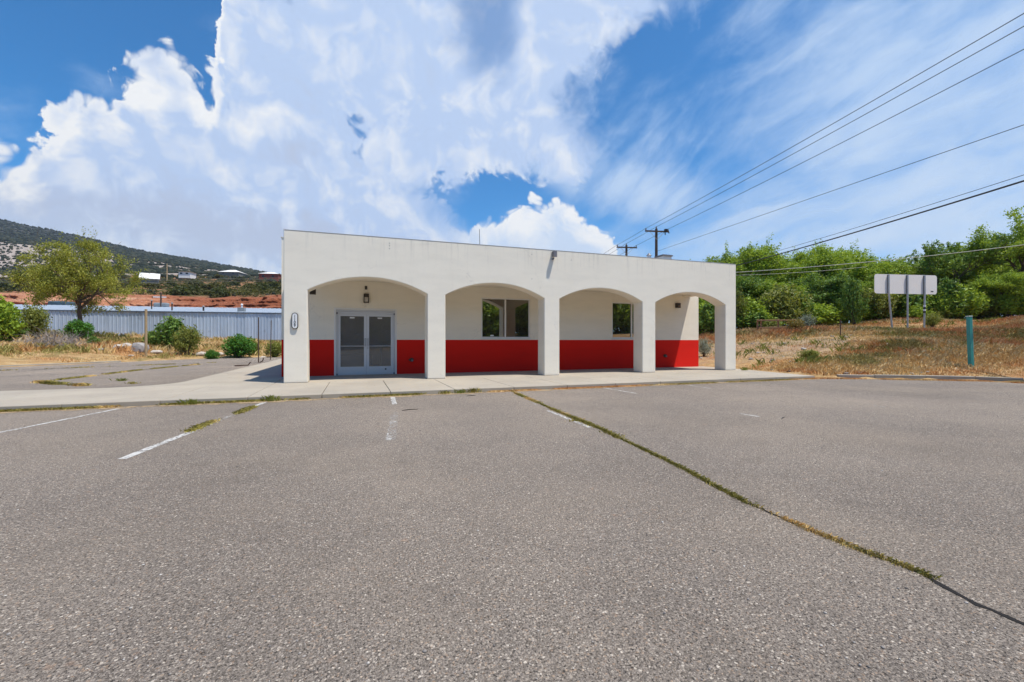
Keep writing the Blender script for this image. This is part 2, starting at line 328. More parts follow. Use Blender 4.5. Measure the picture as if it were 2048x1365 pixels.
bark = m_plain('bark', (0.115, 0.080, 0.055), 0.95, 0, 0.35, 9.0, 0.5)
bark_light = m_plain('bark_light', (0.25, 0.185, 0.125), 0.95, 0, 0.35, 9.0, 0.5)
twig_grey = m_plain('twig_grey', (0.34, 0.285, 0.245), 0.95, 0, 0.3, 9.0)
pole_wood = m_plain('pole_wood', (0.085, 0.058, 0.042), 0.9, 0, 0.3, 5.0, 0.3)
post_wood = m_plain('post_wood', (0.40, 0.285, 0.155), 0.9, 0, 0.25, 8.0, 0.3)
rail_wood = m_plain('rail_wood', (0.36, 0.20, 0.10), 0.9, 0, 0.25, 8.0, 0.3)
galv = m_plain('galvanised', (0.46, 0.46, 0.45), 0.5, 0.5, 0.12, 6.0)
alu = m_plain('door_aluminium', (0.66, 0.66, 0.67), 0.42, 0.25, 0.05, 4.0)
white_frame = m_plain('window_frame_white', (0.80, 0.78, 0.74), 0.5, 0, 0.04, 4.0)
sign_back = m_plain('sign_back', (0.94, 0.88, 0.80), 0.6, 0.0, 0.05, 1.5)
dark_metal = m_plain('dark_metal', (0.055, 0.045, 0.038), 0.5, 0.2, 0.2, 8.0)
grey_metal = m_plain('grey_metal', (0.20, 0.19, 0.20), 0.5, 0.2, 0.15, 8.0)
rust_metal = m_plain('rust_metal', (0.10, 0.060, 0.045), 0.8, 0.2, 0.3, 12.0)
black = m_plain('black', (0.012, 0.012, 0.012), 0.6)
wire_mat = m_plain('wire', (0.045, 0.05, 0.055), 0.6); wire_pale = m_plain('wire_pale', (0.62, 0.62, 0.52), 0.6)
lens_mat = m_plain('lamp_lens', (0.52, 0.47, 0.41), 0.3)
white_paint = m_plain('white_paint', (0.80, 0.80, 0.79), 0.5, 0, 0.03)
teal = m_plain('teal_paint', (0.045, 0.30, 0.27), 0.45, 0, 0.12, 6.0)
teal_cap = m_plain('teal_cap', (0.55, 0.62, 0.55), 0.5, 0, 0.12, 6.0)
rockmat = m_plain('rock_grey', (0.33, 0.305, 0.285), 0.95, 0, 0.35, 6.0, 0.6)
rockpale = m_plain('rock_pale', (0.48, 0.42, 0.35), 0.95, 0, 0.3, 6.0, 0.6)
roof_dark = m_plain('roof_membrane', (0.30, 0.30, 0.30), 0.9)
interior = m_plain('interior_paint', (0.55, 0.53, 0.50), 0.9)
interior_floor = m_plain('interior_floor', (0.22, 0.20, 0.19), 0.5)
bluebox = m_plain('blue_tarp', (0.055, 0.105, 0.145), 0.7, 0, 0.4, 1.5)
brick_red = m_plain('house_red', (0.24, 0.060, 0.040), 0.9)
far_white = m_plain('house_white', (0.78, 0.76, 0.72), 0.8)
far_grey = m_plain('house_grey', (0.17, 0.175, 0.16), 0.8)
far_glass = m_plain('house_glass', (0.03, 0.035, 0.04), 0.2)
stonemat = material('loose_stone', lambda nt: pbr(nt, ramp(nt, isl(nt), [(0.0, (0.12, 0.105, 0.095)), (0.5, (0.26, 0.235, 0.215)), (0.85, (0.40, 0.36, 0.32)), (1.0, (0.62, 0.58, 0.53))]), 0.9))

def f_panel(nt):
    p = opos(nt); rn = nd(nt, 'ShaderNodeObjectInfo').node.outputs['Random']
    c = mixc(nt, rn, (0.46, 0.55, 0.65), (0.56, 0.65, 0.745))
    st = noise(nt, nd(nt, 'ShaderNodeMapping', {'Vector': p, 'Scale': (2.5, 2.5, 0.25)}), 1.5, 5.0, 0.6)
    c = mixc(nt, mth(nt, 'MULTIPLY', smooth(nt, st, 0.5, 0.75), 0.5), c, (0.30, 0.34, 0.385))
    c = mixc(nt, mth(nt, 'MULTIPLY', smooth(nt, noise(nt, p, 0.8, 4.0), 0.62, 0.7), 0.35), c, (0.20, 0.21, 0.22))
    return pbr(nt, c, 0.45, noise(nt, p, 1.2, 3.0), 0.4, 0.05, 0.25, 0.5)
panelmat = material('metal_panel', f_panel)
roofmat = m_plain('metal_roof', (0.36, 0.41, 0.47), 0.45, 0.2, 0.12, 0.6)

def f_glass(tint, refl, dust):
    def fn(nt):
        n = nt.nodes.new('ShaderNodeMixShader')
        fr = nd(nt, 'ShaderNodeFresnel', {'IOR': 1.5})
        nt.links.new(mth(nt, 'ADD', mth(nt, 'MULTIPLY', fr, 1.2), refl, clamp=True), n.inputs[0])
        nt.links.new(nd(nt, 'ShaderNodeBsdfTransparent', {'Color': (*tint, 1)}), n.inputs[1])
        nt.links.new(nd(nt, 'ShaderNodeBsdfGlossy', {'Color': (0.9, 0.92, 0.88, 1), 'Roughness': 0.0}), n.inputs[2])
        p = opos(nt); dn = mth(nt, 'MULTIPLY', mth(nt, 'ADD', 0.55, mth(nt, 'MULTIPLY', noise(nt, p, 2.2, 5.0, 0.6), 0.9)), dust)
        k = nt.nodes.new('ShaderNodeMixShader'); nt.links.new(dn, k.inputs[0]); nt.links.new(n.outputs[0], k.inputs[1])
        nt.links.new(nd(nt, 'ShaderNodeBsdfDiffuse', {'Color': (0.50, 0.48, 0.46, 1)}), k.inputs[2])
        return k.outputs[0]
    return fn
glass_win = material('window_glass', f_glass((0.30, 0.30, 0.27), 0.34, 0.04)); glass_door = material('door_glass', f_glass((0.75, 0.75, 0.73), 0.05, 0.27))

def f_hill(nt):
    p = opos(nt)
    zone = nd(nt, 'ShaderNodeAttribute', attribute_name='zone').node.outputs['Fac']     # 0 red bluff, 0.4 red scrub slope, 0.7 pale rocky hill, 1 wooded mountain
    z = sep(nt, p)[2]
    strata = noise(nt, nd(nt, 'ShaderNodeMapping', {'Vector': p, 'Scale': (0.03, 0.03, 0.9)}), 1.0, 6.0, 0.65, 0, 0.4)
    n1 = noise(nt, p, 0.06, 6.0, 0.6); n2 = noise(nt, p, 0.25, 6.0, 0.65); n3 = noise(nt, p, 0.012, 5.0, 0.6)
    red = ramp(nt, strata, [(0.30, (0.30, 0.105, 0.056)), (0.45, (0.54, 0.235, 0.125)), (0.58, (0.66, 0.335, 0.20)), (0.72, (0.74, 0.46, 0.31))])
    red = mixc(nt, smooth(nt, n1, 0.40, 0.60), red, mixc(nt, 0.35, red, (0.30, 0.080, 0.036)))
    tone = nd(nt, 'ShaderNodeAttribute', attribute_name='tone').node.outputs['Fac']
    red = mixc(nt, mth(nt, 'MULTIPLY', tone, 0.75), red, mixc(nt, strata, (0.12, 0.028, 0.014), (0.42, 0.13, 0.06)))
    scrub = mixc(nt, smooth(nt, n2, 0.42, 0.58), (0.40, 0.19, 0.105), (0.135, 0.115, 0.045))
    pale = mixc(nt, smooth(nt, n2, 0.35, 0.65), (0.50, 0.43, 0.375), (0.32, 0.265, 0.225))
    dark = mixc(nt, smooth(nt, n3, 0.42, 0.62), (0.028, 0.038, 0.034), (0.075, 0.072, 0.064))
    zz = mth(nt, 'ADD', zone, mth(nt, 'MULTIPLY', mth(nt, 'SUBTRACT', n1, 0.5), 0.22))
    c = mixc(nt, smooth(nt, zz, 0.14, 0.22), red, scrub)
    c = mixc(nt, smooth(nt, zz, 0.50, 0.60), c, pale)
    c = mixc(nt, smooth(nt, zz, 0.82, 0.92), c, dark)
    n4 = noise(nt, p, 1.1, 6.0, 0.65)
    c = mixc(nt, 1.0, c, ramp(nt, n4, [(0.3, (0.72, 0.70, 0.68)), (0.55, (1.0, 1.0, 1.0)), (0.75, (1.2, 1.18, 1.16))]), 'MULTIPLY')
    return pbr(nt, c, 0.95, mth(nt, 'ADD', mth(nt, 'ADD', strata, n2), n4), 0.9, 1.4, 0, 0.1)
hillmat = material('hill_rock', f_hill)
juniper_mat = material('juniper', lambda nt: pbr(nt, ramp(nt, isl(nt), [(0.0, (0.016, 0.024, 0.018)), (0.6, (0.030, 0.038, 0.026)), (1.0, (0.065, 0.066, 0.042))]), 0.95, None, 0, 0, 0, 0.1))

# ------------------------------------------------------------------ mesh helpers
class MB:
    def __init__(s): s.v = []; s.f = []
    def add(s, vs, fs):
        o = len(s.v); s.v += [tuple(v) for v in vs]; s.f += [tuple(i + o for i in f) for f in fs]
    def box(s, x0, x1, y0, y1, z0, z1):
        s.add([(x0, y0, z0), (x1, y0, z0), (x1, y1, z0), (x0, y1, z0), (x0, y0, z1), (x1, y0, z1), (x1, y1, z1), (x0, y1, z1)],
              [(0, 3, 2, 1), (4, 5, 6, 7), (0, 1, 5, 4), (1, 2, 6, 5), (2, 3, 7, 6), (3, 0, 4, 7)]); return s
    def tube(s, pts, rad, n=8, cap=True):
        pts = [Vector(p) for p in pts]; rad = rad if isinstance(rad, (list, tuple)) else [rad] * len(pts)
        rings = []; up = None
        for i, p in enumerate(pts):
            t = (pts[min(i + 1, len(pts) - 1)] - pts[max(i - 1, 0)])
            t = t.normalized() if t.length > 1e-9 else Vector((0, 0, 1))
            if up is None:
                up = Vector((1, 0, 0)) if abs(t.x) < 0.8 else Vector((0, 1, 0))
            a = (up - t * up.dot(t)); a = a.normalized() if a.length > 1e-6 else t.orthogonal().normalized()
            b = t.cross(a); up = a
            rings.append([p + (a * math.cos(2 * math.pi * k / n) + b * math.sin(2 * math.pi * k / n)) * rad[i] for k in range(n)])
        vs = [v for r in rings for v in r]; fs = []
        for i in range(len(pts) - 1):
            for k in range(n):
                fs.append((i * n + k, i * n + (k + 1) % n, (i + 1) * n + (k + 1) % n, (i + 1) * n + k))
        if cap: fs.append(tuple(range(n - 1, -1, -1))); fs.append(tuple((len(pts) - 1) * n + k for k in range(n)))
        s.add(vs, fs); return s
    def prism(s, poly, z0, z1):                      # vertical prism on an xy polygon (counter-clockwise)
        n = len(poly)
        s.add([(x, y, z0) for x, y in poly] + [(x, y, z1) for x, y in poly],
              [tuple(range(n - 1, -1, -1)), tuple(range(n, 2 * n))] + [(i, (i + 1) % n, n + (i + 1) % n, n + i) for i in range(n)]); return s
    def prism_y(s, poly, y0, y1):                    # prism along y on an xz polygon (counter-clockwise seen from -y)
        n = len(poly)
        s.add([(x, y0, z) for x, z in poly] + [(x, y1, z) for x, z in poly],
              [tuple(range(n)), tuple(range(2 * n - 1, n - 1, -1))] + [(n + i, n + (i + 1) % n, (i + 1) % n, i) for i in range(n)]); return s
    def mesh(s, name, mat, smooth_=False, bevel=0.0, seg=2):
        me = bpy.data.meshes.new(name); me.from_pydata(s.v, [], s.f); me.update()
        if bevel > 0:
            bm = bmesh.new(); bm.from_mesh(me)
            ed = [e for e in bm.edges if len(e.link_faces) == 2 and e.calc_face_angle(0) > math.radians(35)]
            bmesh.ops.bevel(bm, geom=ed, offset=bevel, segments=seg, profile=0.5, affect='EDGES'); bm.to_mesh(me); bm.free()
        me.materials.append(mat)
        if smooth_:
            me.polygons.foreach_set('use_smooth', [True] * len(me.polygons)); me.set_sharp_from_angle(angle=math.radians(35))
        return me
    def build(s, name, mat, parent=None, **k):
        return link(name, s.mesh(name, mat, **k), parent)
def link(name, me, parent=None, loc=None):
    o = bpy.data.objects.new(name, me); C.objects.link(o)
    if parent is not None: o.parent = parent
    if loc is not None: o.location = loc
    return o
def empty(name, loc=(0, 0, 0), rz=0.0, parent=None):
    o = bpy.data.objects.new(name, None); C.objects.link(o); o.location = loc; o.rotation_euler = (0, 0, rz); o.empty_display_size = 0.2
    if parent is not None: o.parent = parent
    return o
def tag(o, label=None, cat=None, group=None, kind=None):
    for k, v in (('label', label), ('category', cat), ('group', group), ('kind', kind)):
        if v: o[k] = v
    return o
def np_mesh(name, V, Fq, mat, k=4, smooth_=False):   # V (n,3), Fq (m,k)
    me = bpy.data.meshes.new(name); n, m = len(V), len(Fq)
    me.vertices.add(n); me.vertices.foreach_set('co', np.ascontiguousarray(V, dtype=np.float32).ravel())
    me.loops.add(m * k); me.loops.foreach_set('vertex_index', np.ascontiguousarray(Fq, dtype=np.int32).ravel())
    me.polygons.add(m); me.polygons.foreach_set('loop_start', np.arange(0, m * k, k, dtype=np.int32)); me.polygons.foreach_set('loop_total', np.full(m, k, dtype=np.int32))
    if smooth_: me.polygons.foreach_set('use_smooth', np.ones(m, dtype=bool))
    me.update(calc_edges=True); me.validate(); me.materials.append(mat); return me
def leaf_arrays(P, size, rng, up=0.35, aspect=0.55):
    """rhombic leaf faces at points P, half-length size"""
    n = len(P); nor = rng.normal(size=(n, 3)); nor[:, 2] += up * 2; nor /= np.linalg.norm(nor, axis=1)[:, None]
    t = rng.normal(size=(n, 3)); t -= nor * np.sum(t * nor, axis=1)[:, None]; t /= np.linalg.norm(t, axis=1)[:, None] + 1e-9
    b = np.cross(nor, t); s = (np.asarray(size) * rng.uniform(0.65, 1.35, n))[:, None]
    V = np.stack([P - t * s, P + b * s * aspect + nor * s * 0.15, P + t * s, P - b * s * aspect + nor * s * 0.15], axis=1).reshape(-1, 3)
    return V, np.arange(4 * n).reshape(n, 4)
def blade_arrays(P, h, w, rng, lean=0.5):
    n = len(P); a = rng.uniform(0, 2 * np.pi, n); d = np.stack([np.cos(a), np.sin(a), np.zeros(n)], 1); q = np.stack([-np.sin(a), np.cos(a), np.zeros(n)], 1)
    l = (rng.uniform(0.05, 1, n) * lean * h)[:, None]; hh = np.asarray(h)[:, None]; ww = np.asarray(w)[:, None]; z = np.array([0, 0, 1.0])
    V = np.stack([P - q * ww, P + q * ww, P + d * l * 0.35 + z * hh * 0.6 + q * ww * 0.7, P + d * l + z * hh * (1 - 0.25 * l / np.maximum(hh, 1e-6))], 1).reshape(-1, 3)
    return V, np.arange(4 * n).reshape(n, 4)

# ------------------------------------------------------------------ ground: lot outline, terrain
LOT = [(-45, -30), (19.5, -30), (20.4, -10), (20.5, -2), (20.3, 4), (19.9, 6.4), (19.57, 7.39), (19.0, 8.3), (17.96, 9.08), (16.7, 9.84), (16.0, 10.3), (15.4, 10.62), (15.5, 14.4), (15.45, 40.4),
       (-6, 40.4), (-10.4, 38.6), (-12.8, 35.0), (-14.8, 31.2), (-16.6, 28.8), (-19.5, 26.4), (-26, 22.5), (-45, 17)]
LP = np.array(LOT, float)
def lot_dist(X, Y):                                  # signed distance to the lot outline, positive outside
    X = np.asarray(X, float); Y = np.asarray(Y, float)
    best = np.full(X.shape, 1e9); ins = np.zeros(X.shape, bool)
    for i in range(len(LP)):
        a, b = LP[i], LP[(i + 1) % len(LP)]; e = b - a
        t = np.clip(((X - a[0]) * e[0] + (Y - a[1]) * e[1]) / (e @ e), 0, 1)
        best = np.minimum(best, np.hypot(X - a[0] - t * e[0], Y - a[1] - t * e[1]))
        c = ((a[1] > Y) != (b[1] > Y)); xi = a[0] + (Y - a[1]) / (b[1] - a[1] + 1e-12) * e[0]
        ins ^= c & (X < xi)
    return np.where(ins, -best, best)
def vnoise(X, Y, sc, seed=0):                        # cheap smooth noise
    r = np.random.default_rng(seed); o = np.zeros(np.shape(X))
    for k in range(9):
        a = r.uniform(0, 2 * np.pi); f = sc * r.uniform(0.6, 2.2); o = o + np.sin((X * np.cos(a) + Y * np.sin(a)) * f + r.uniform(0, 6.28)) / 9 * 1.6
    return o
def terrain(X, Y):
    X = np.asarray(X, float); Y = np.asarray(Y, float)
    s = lot_dist(X, Y); t = np.clip((X - 0) / 16, 0, 1); amp = 2.9 + 0.75 * t * t * (3 - 2 * t)
    h = amp * (1 - np.exp(-np.maximum(s, 0) / 20.0)) + 0.0
    bump = (vnoise(X, Y, 0.5, 1) * 0.16 + vnoise(X, Y, 1.6, 2) * 0.06) * np.clip(s / 4, 0, 1)
    return np.where(s > 0, h + bump - 0.02, np.maximum(-0.24, -0.02 + s * 0.6))
def tz(x, y): return float(terrain(np.array([x]), np.array([y]))[0])

def build_ground():
    near = np.arange(-62, 72.1, 0.5)
    ax = np.concatenate([-np.geomspace(6000, 66, 14), near, np.geomspace(76, 6000, 14)])
    ny_ = np.arange(-50, 66.1, 0.5); ay = np.concatenate([-np.geomspace(6000, 54, 14), ny_, np.geomspace(70, 6000, 14)])
    X, Y = np.meshgrid(ax, ay); Z = terrain(X, Y)
    V = np.stack([X, Y, Z], -1).reshape(-1, 3); nx, ny = len(ax), len(ay)
    i = np.arange((ny - 1) * nx).reshape(ny - 1, nx)[:, :-1].ravel()
    o = link('ground', np_mesh('ground', V, np.stack([i, i + 1, i + nx + 1, i + nx], 1), groundmat, 4, True))
    tag(o, kind='structure')
build_ground()

AZ = -0.10                                           # asphalt level
mb = MB(); mb.add([(x, y, AZ) for x, y in LOT], [tuple(range(len(LOT)))])
lot = tag(mb.build('parking_lot', asphalt), kind='structure')

# painted stall lines, each worn in its own way
def line(x0, y0, x1, y1, w=0.10, mat=linepaint, seed=0):
    r = random.Random(seed); m = MB(); n = max(3, int(math.hypot(x1 - x0, y1 - y0) / 0.12)); L = []; R = []
    dx, dy = x1 - x0, y1 - y0; l = math.hypot(dx, dy); px, py = -dy / l, dx / l
    for i in range(n + 1):
        t = i / n; a = w / 2 * r.uniform(0.85, 1.1); b = w / 2 * r.uniform(0.85, 1.1)
        L.append((x0 + dx * t + px * a, y0 + dy * t + py * a, AZ + 0.004)); R.append((x0 + dx * t - px * b, y0 + dy * t - py * b, AZ + 0.004))
    m.add(L + R, [(i, i + 1, n + 2 + i, n + 1 + i) for i in range(n)])
    m.f = [tuple(reversed(f)) for f in m.f] if False else m.f
    return m.build('painted_line', mat, lot)
line(-4.25, 10.62, -4.95, 7.4, 0.075, linepaint, 1); line(-4.95, 7.4, -5.6, 4.4, 0.075, linepaint, 11)
line(-1.79, 10.75, -1.95, 9.55, 0.085, linepaint, 2); line(-1.98, 9.3, -2.16, 7.9, 0.09, linefaded, 3); line(-2.17, 7.8, -2.43, 5.95, 0.10, linepaint, 4)
line(0.80, 10.75, 0.73, 9.2, 0.10, linepaint, 5); line(0.66, 8.2, 0.42, 5.9, 0.13, linefaded, 6)
line(3.70, 10.3, 3.46, 8.2, 0.06, linefaded, 7); line(3.36, 7.4, 3.30, 5.75, 0.07, linepaint, 8)
line(6.44, 10.6, 6.52, 9.1, 0.06, linepaint, 9); line(6.45, 5.95, 6.50, 5.6, 0.055, linepaint, 10)
line(9.20, 10.3, 9.13, 9.4, 0.06, linepaint, 12); line(9.80, 5.80, 9.78, 5.4, 0.05, linefaded, 13)
line(-9.3, 17.7, -5.9, 17.0, 0.09, linefaded, 14); line(-8.4, 19.4, -5.2, 20.6, 0.09, linefaded, 17); line(-9.5, 22.6, -5.2, 23.4, 0.09, linefaded, 18); line(-10, 25.4, -5.2, 26.4, 0.09, linefaded, 19)

# the long crack: flat soil strips, coloured near black for its shaded depth
CR = [(3.80, 10.72), (3.69, 9.9), (3.60, 8.6), (3.47, 7.13), (3.44, 6.4), (3.39, 5.6), (3.27, 4.70), (3.16, 3.82), (3.10, 3.45), (3.03, 3.12), (2.95, 2.67), (2.94, 2.36), (2.928, 2.05), (2.938, 1.81), (2.973, 1.62), (2.965, 1.455), (2.895, 1.30), (2.877, 1.088), (2.80, 0.6), (2.83, -0.6)]
def polyline(pts, step, jit, seed):
    r = random.Random(seed); o = []
    for (ax, ay), (bx, by) in zip(pts, pts[1:]):
        n = max(1, int(math.hypot(bx - ax, by - ay) / step))
        for i in range(n): o.append((ax + (bx - ax) * i / n + r.gauss(0, jit), ay + (by - ay) * i / n + r.gauss(0, jit)))
    o.append(pts[-1]); return o
def crack(pts, w, seed, jit=0.008):
    pts = polyline(pts, 0.05, jit, seed); r = random.Random(seed + 1); m = MB(); n = len(pts); vs = []
    for i, (x, y) in enumerate(pts):
        a = Vector(pts[min(i + 1, n - 1)]) - Vector(pts[max(i - 1, 0)]); a.normalize(); k = w * r.uniform(0.45, 1.3) * 0.5
        vs += [(x - a.y * k, y + a.x * k, AZ + 0.003), (x + a.y * k, y - a.x * k, AZ + 0.003)]
    m.add(vs, [(2 * i, 2 * i + 1, 2 * i + 3, 2 * i + 2) for i in range(n - 1)])
    return m.build('crack', crackmat, lot)
crack(CR[:15], 0.016, 5, 0.006); crack(CR[14:], 0.040, 6, 0.009)
crack([(-7.4, 16.0), (-8.6, 17.0), (-9.4, 17.9), (-9.2, 20.5), (-9.1, 23.4), (-8.7, 25.6), (-8.2, 28.5)], 0.05, 9, 0.02)
crack([(-13.6, 24.4), (-13.3, 27.2)], 0.05, 12, 0.03); crack([(-12.5, 21.0), (-9.0, 23.0)], 0.04, 14, 0.03); crack([(-16, 24.5), (-8, 30.5)], 0.05, 15, 0.05)

# ------------------------------------------------------------------ concrete walk in slabs
walk = tag(empty('sidewalk'), kind='structure')
def slab(poly, z1=0.0, z0=-0.22):
    return MB().prism(poly, z0, z1).build('slab', concrete, walk, bevel=0.012, seg=2)
JX = [-9.9, -8.35, -6.8, -5.3, -3.75, -2.2, -0.74, 0.76, 2.30, 3.87, 5.42, 6.95, 8.5, 10.05, 11.6, 13.15]
G_ = 0.006
JX0 = [-40, -30, -24, -20, -17, -14.5, -12, ] + JX
for a, b in zip(JX0, JX0[1:]):
    yb = 13.985 if b <= -2.1 else 13.80
    sk = 0.03 * math.sin(a * 3.1)
    slab([(a + G_, 10.68), (b - G_, 10.68), (b - G_, yb), (a + G_, yb)])
slab([(13.15 + G_, 10.68), (14.86, 10.60), (15.12, 12.3), (15.42, 13.80), (13.15 + G_, 13.80)])
slab([(-2.2 + G_, 13.812), (15.42, 13.812), (15.46, 14.6), (15.46, 16.42), (-2.2 + G_, 16.42)])   # porch floor
slab([(-4.8, 14.0), (-2.212, 14.0), (-2.212, 16.6), (-4.8, 16.6)])
arc = [(-4.812 - 1.3 + 1.3 * math.sin(t), 14.0 + 1.5 - 1.5 * math.cos(t)) for t in [k * math.pi / 16 for k in range(0, 9)]]
slab([(-4.812, 14.0)] + arc[::-1][:-1] + [(-6.112, 14.0)] if False else [(-6.112, 14.0), (-4.812, 14.0), (-4.812, 15.5)] + arc[::-1][1:-1])
yy = 16.612
while yy < 40:
    slab([(-4.8, yy), (-2.37, yy), (-2.37, yy + 2.4), (-4.8, yy + 2.4)]); yy += 2.412

# gutter dirt along the front of the walk (a ragged sheet) and far kerb of the side lot
def ragged(name, pts, w0, w1, z, mat, seed, parent):
    pts = polyline(pts, 0.15, 0.0, seed); r = random.Random(seed); vs = []; n = len(pts)
    for i, (x, y) in enumerate(pts):
        a = Vector(pts[min(i + 1, n - 1)]) - Vector(pts[max(i - 1, 0)]); a.normalize()
        k0 = w0; k1 = w1 * r.uniform(0.45, 1.2)
        vs += [(x - a.y * k0, y + a.x * k0, z), (x + a.y * k1, y - a.x * k1, z)]
    m = MB(); m.add(vs, [(2 * i, 2 * i + 1, 2 * i + 3, 2 * i + 2) for i in range(n - 1)]); return m.build(name, mat, parent)
ragged('gutter_dirt', [(-30, 10.68), (15.0, 10.64)], 0.01, 0.28, AZ + 0.005, dirtstrip, 3, lot)
ragged('gutter_dirt', [(15.0, 10.64), (16.0, 10.2), (17.96, 8.95), (19.0, 8.15), (19.5, 7.25), (20.2, 4)], 0.02, 0.30, AZ + 0.006, dirtstrip, 4, lot)

# kerb on the far right
kerb = tag(empty('kerb'), kind='structure')
KP = [(15.75, 10.42), (16.7, 9.84), (17.96, 9.06), (19.0, 8.27), (19.57, 7.39), (19.9, 6.2), (20.2, 4.4), (20.45, 2.2), (20.5, 0)]
for (ax, ay), (bx, by) in zip(KP, KP[1:]):
    l = math.hypot(bx - ax, by - ay); px, py = (by - ay) / l, -(bx - ax) / l; g0 = 0.006 / l
    p = [(ax + (bx - ax) * g0, ay + (by - ay) * g0), (bx - (bx - ax) * g0, by - (by - ay) * g0)]
    q = [(p[1][0] - px * 0.15, p[1][1] - py * 0.15), (p[0][0] - px * 0.15, p[0][1] - py * 0.15)]
    MB().prism(p + q, -0.25, 0.035 + 0.01 * math.sin(ax * 5)).build('kerb_stone', concrete, kerb, bevel=0.015)
kerb2 = tag(empty('kerb_far'), kind='structure')
KQ = [(-26, 22.45), (-22.8, 24.4), (-19.5, 26.3), (-16.6, 28.7), (-14.8, 31.1), (-13.6, 33.2)]
for (ax, ay), (bx, by) in zip(KQ, KQ[1:]):
    l = math.hypot(bx - ax, by - ay); px, py = (by - ay) / l, -(bx - ax) / l
    MB().prism([(ax, ay), (bx, by), (bx - px * 0.35, by - py * 0.35), (ax - px * 0.35, ay - py * 0.35)], -0.25, -0.01).build('kerb_stone', concrete, kerb2, bevel=0.015)

# ------------------------------------------------------------------ the white building
FY, BY = 13.82, 16.30                                # arcade front, main wall
bld = tag(empty('arcade_building', (6.4, FY, 0)), 'white stucco building with four open arches over a dark red lower wall', 'building')
def bpart(mb_, name, mat, parent=None, **k):         # geometry given in world coordinates, parented under the building
    o = mb_.build(name, mat, parent if parent is not None else bld, **k)
    return place(o)
def place(o):
    off = Vector((0, 0, 0)); p = o.parent
    while p is not None: off += Vector(p.location); p = p.parent
    o.location = -off; return o
def bempty(name, loc, parent=None):
    p = parent if parent is not None else bld; off = Vector((0, 0, 0)); q = p
    while q is not None: off += Vector(q.location); q = q.parent
    return empty(name, Vector(loc) - off, 0, p)

COLS = [(-1.955, -1.335), (2.107, 2.678), (6.13, 6.708), (10.173, 10.764), (14.211, 14.77)]
SPR, APX, TOP = 2.675, 3.125, 4.365
def arcade_poly(cols, z_top, x0, x1):
    pts = [(x0, 0.0)]
    for (a0, a1), (b0, b1) in zip(cols, cols[1:]):
        pts += [(a1, 0.0), (a1, SPR)]
        hs = (b0 - a1) / 2; rise = APX - SPR; R = (hs * hs + rise * rise) / (2 * rise); cx = (a1 + b0) / 2; cz = APX - R; th = math.asin(hs / R)
        for k in range(1, 44): 
            t = -th + 2 * th * k / 44; pts.append((cx + R * math.sin(t), cz + R * math.cos(t)))
        pts += [(b0, SPR), (b0, 0.0)]
    pts += [(x1, 0.0), (x1, z_top), (x0, z_top)]
    return pts
bpart(MB().prism_y(arcade_poly(COLS, TOP, -1.955, 14.77), FY, 14.40), 'arcade_wall', stucco, bevel=0.022, seg=3)
bpart(MB().box(-1.90, -1.45, 14.403, BY - 0.003, 3.25, TOP - 0.02), 'side_beam', stucco, bevel=0.012)
bpart(MB().box(14.20, 14.65, 14.403, BY - 0.003, 3.25, TOP - 0.02), 'side_beam', stucco, bevel=0.012)
bpart(MB().box(-1.447, 14.197, 14.403, BY - 0.003, 3.30, 3.42), 'porch_ceiling', stucco)
bpart(MB().box(-1.447, 14.197, 14.403, BY - 0.003, 4.00, 4.10), 'porch_roof', roof_dark)
# thin metal cap along the parapet
bpart(MB().box(-1.960, 14.775, FY - 0.006, 14.406, TOP + 0.002, TOP + 0.012), 'parapet_cap', m_plain('cap_metal', (0.62, 0.60, 0.56), 0.6))

MX0, MX1, MY1, MZ = -2.365, 15.13, 30.0, 4.66
def wall_sheet(x0, x1, z0, z1, y, openings, th=0.16):
    m = MB(); xs = sorted({x0, x1, *[v for o in openings for v in o[:2] if x0 < v < x1]}); zs = sorted({z0, z1, *[v for o in openings for v in o[2:] if z0 < v < z1]})
    for a, b in zip(xs, xs[1:]):
        for c, d in zip(zs, zs[1:]):
            mx, mz = (a + b) / 2, (c + d) / 2
            if any(o[0] < mx < o[1] and o[2] < mz < o[3] for o in openings): continue
            m.add([(a, y, c), (b, y, c), (b, y, d), (a, y, d)], [(0, 1, 2, 3)])
    for o in openings:
        c, d = max(o[2], z0), min(o[3], z1)
        if c >= d: continue
        for xx in (o[0], o[1]): m.add([(xx, y, c), (xx, y + th, c), (xx, y + th, d), (xx, y, d)], [(0, 1, 2, 3)])
        for zz in (o[2], o[3]):
            if z0 <= zz <= z1: m.add([(o[0], y, zz), (o[1], y, zz), (o[1], y + th, zz), (o[0], y + th, zz)], [(0, 1, 2, 3)])
    return m
DX0, DX1, DZ1 = -0.674, 1.313, 2.30
OPN = [(DX0, DX1, 0.0, DZ1), (4.56, 6.60, 1.315, 2.895), (10.43, 12.47, 1.315, 2.895)]
RZ = 1.245
bpart(wall_sheet(MX0, MX1, RZ, MZ, BY, OPN), 'front_wall', stucco)
bpart(wall_sheet(MX0, MX1, 0.0, RZ, BY, OPN), 'wainscot', redpaint)
m = MB()
for z0, z1, nm, mt in ((RZ, MZ, 'side_wall', stucco), (0.0, RZ, 'side_wainscot', redpaint)):
    for xx in (MX0, MX1):
        m = MB(); m.add([(xx, BY, z0), (xx, MY1, z0), (xx, MY1, z1), (xx, BY, z1)], [(0, 1, 2, 3)]); bpart(m, nm, mt)
m = MB(); m.add([(MX0, MY1, 0), (MX1, MY1, 0), (MX1, MY1, MZ), (MX0, MY1, MZ)], [(0, 1, 2, 3)]); bpart(m, 'back_wall', stucco)
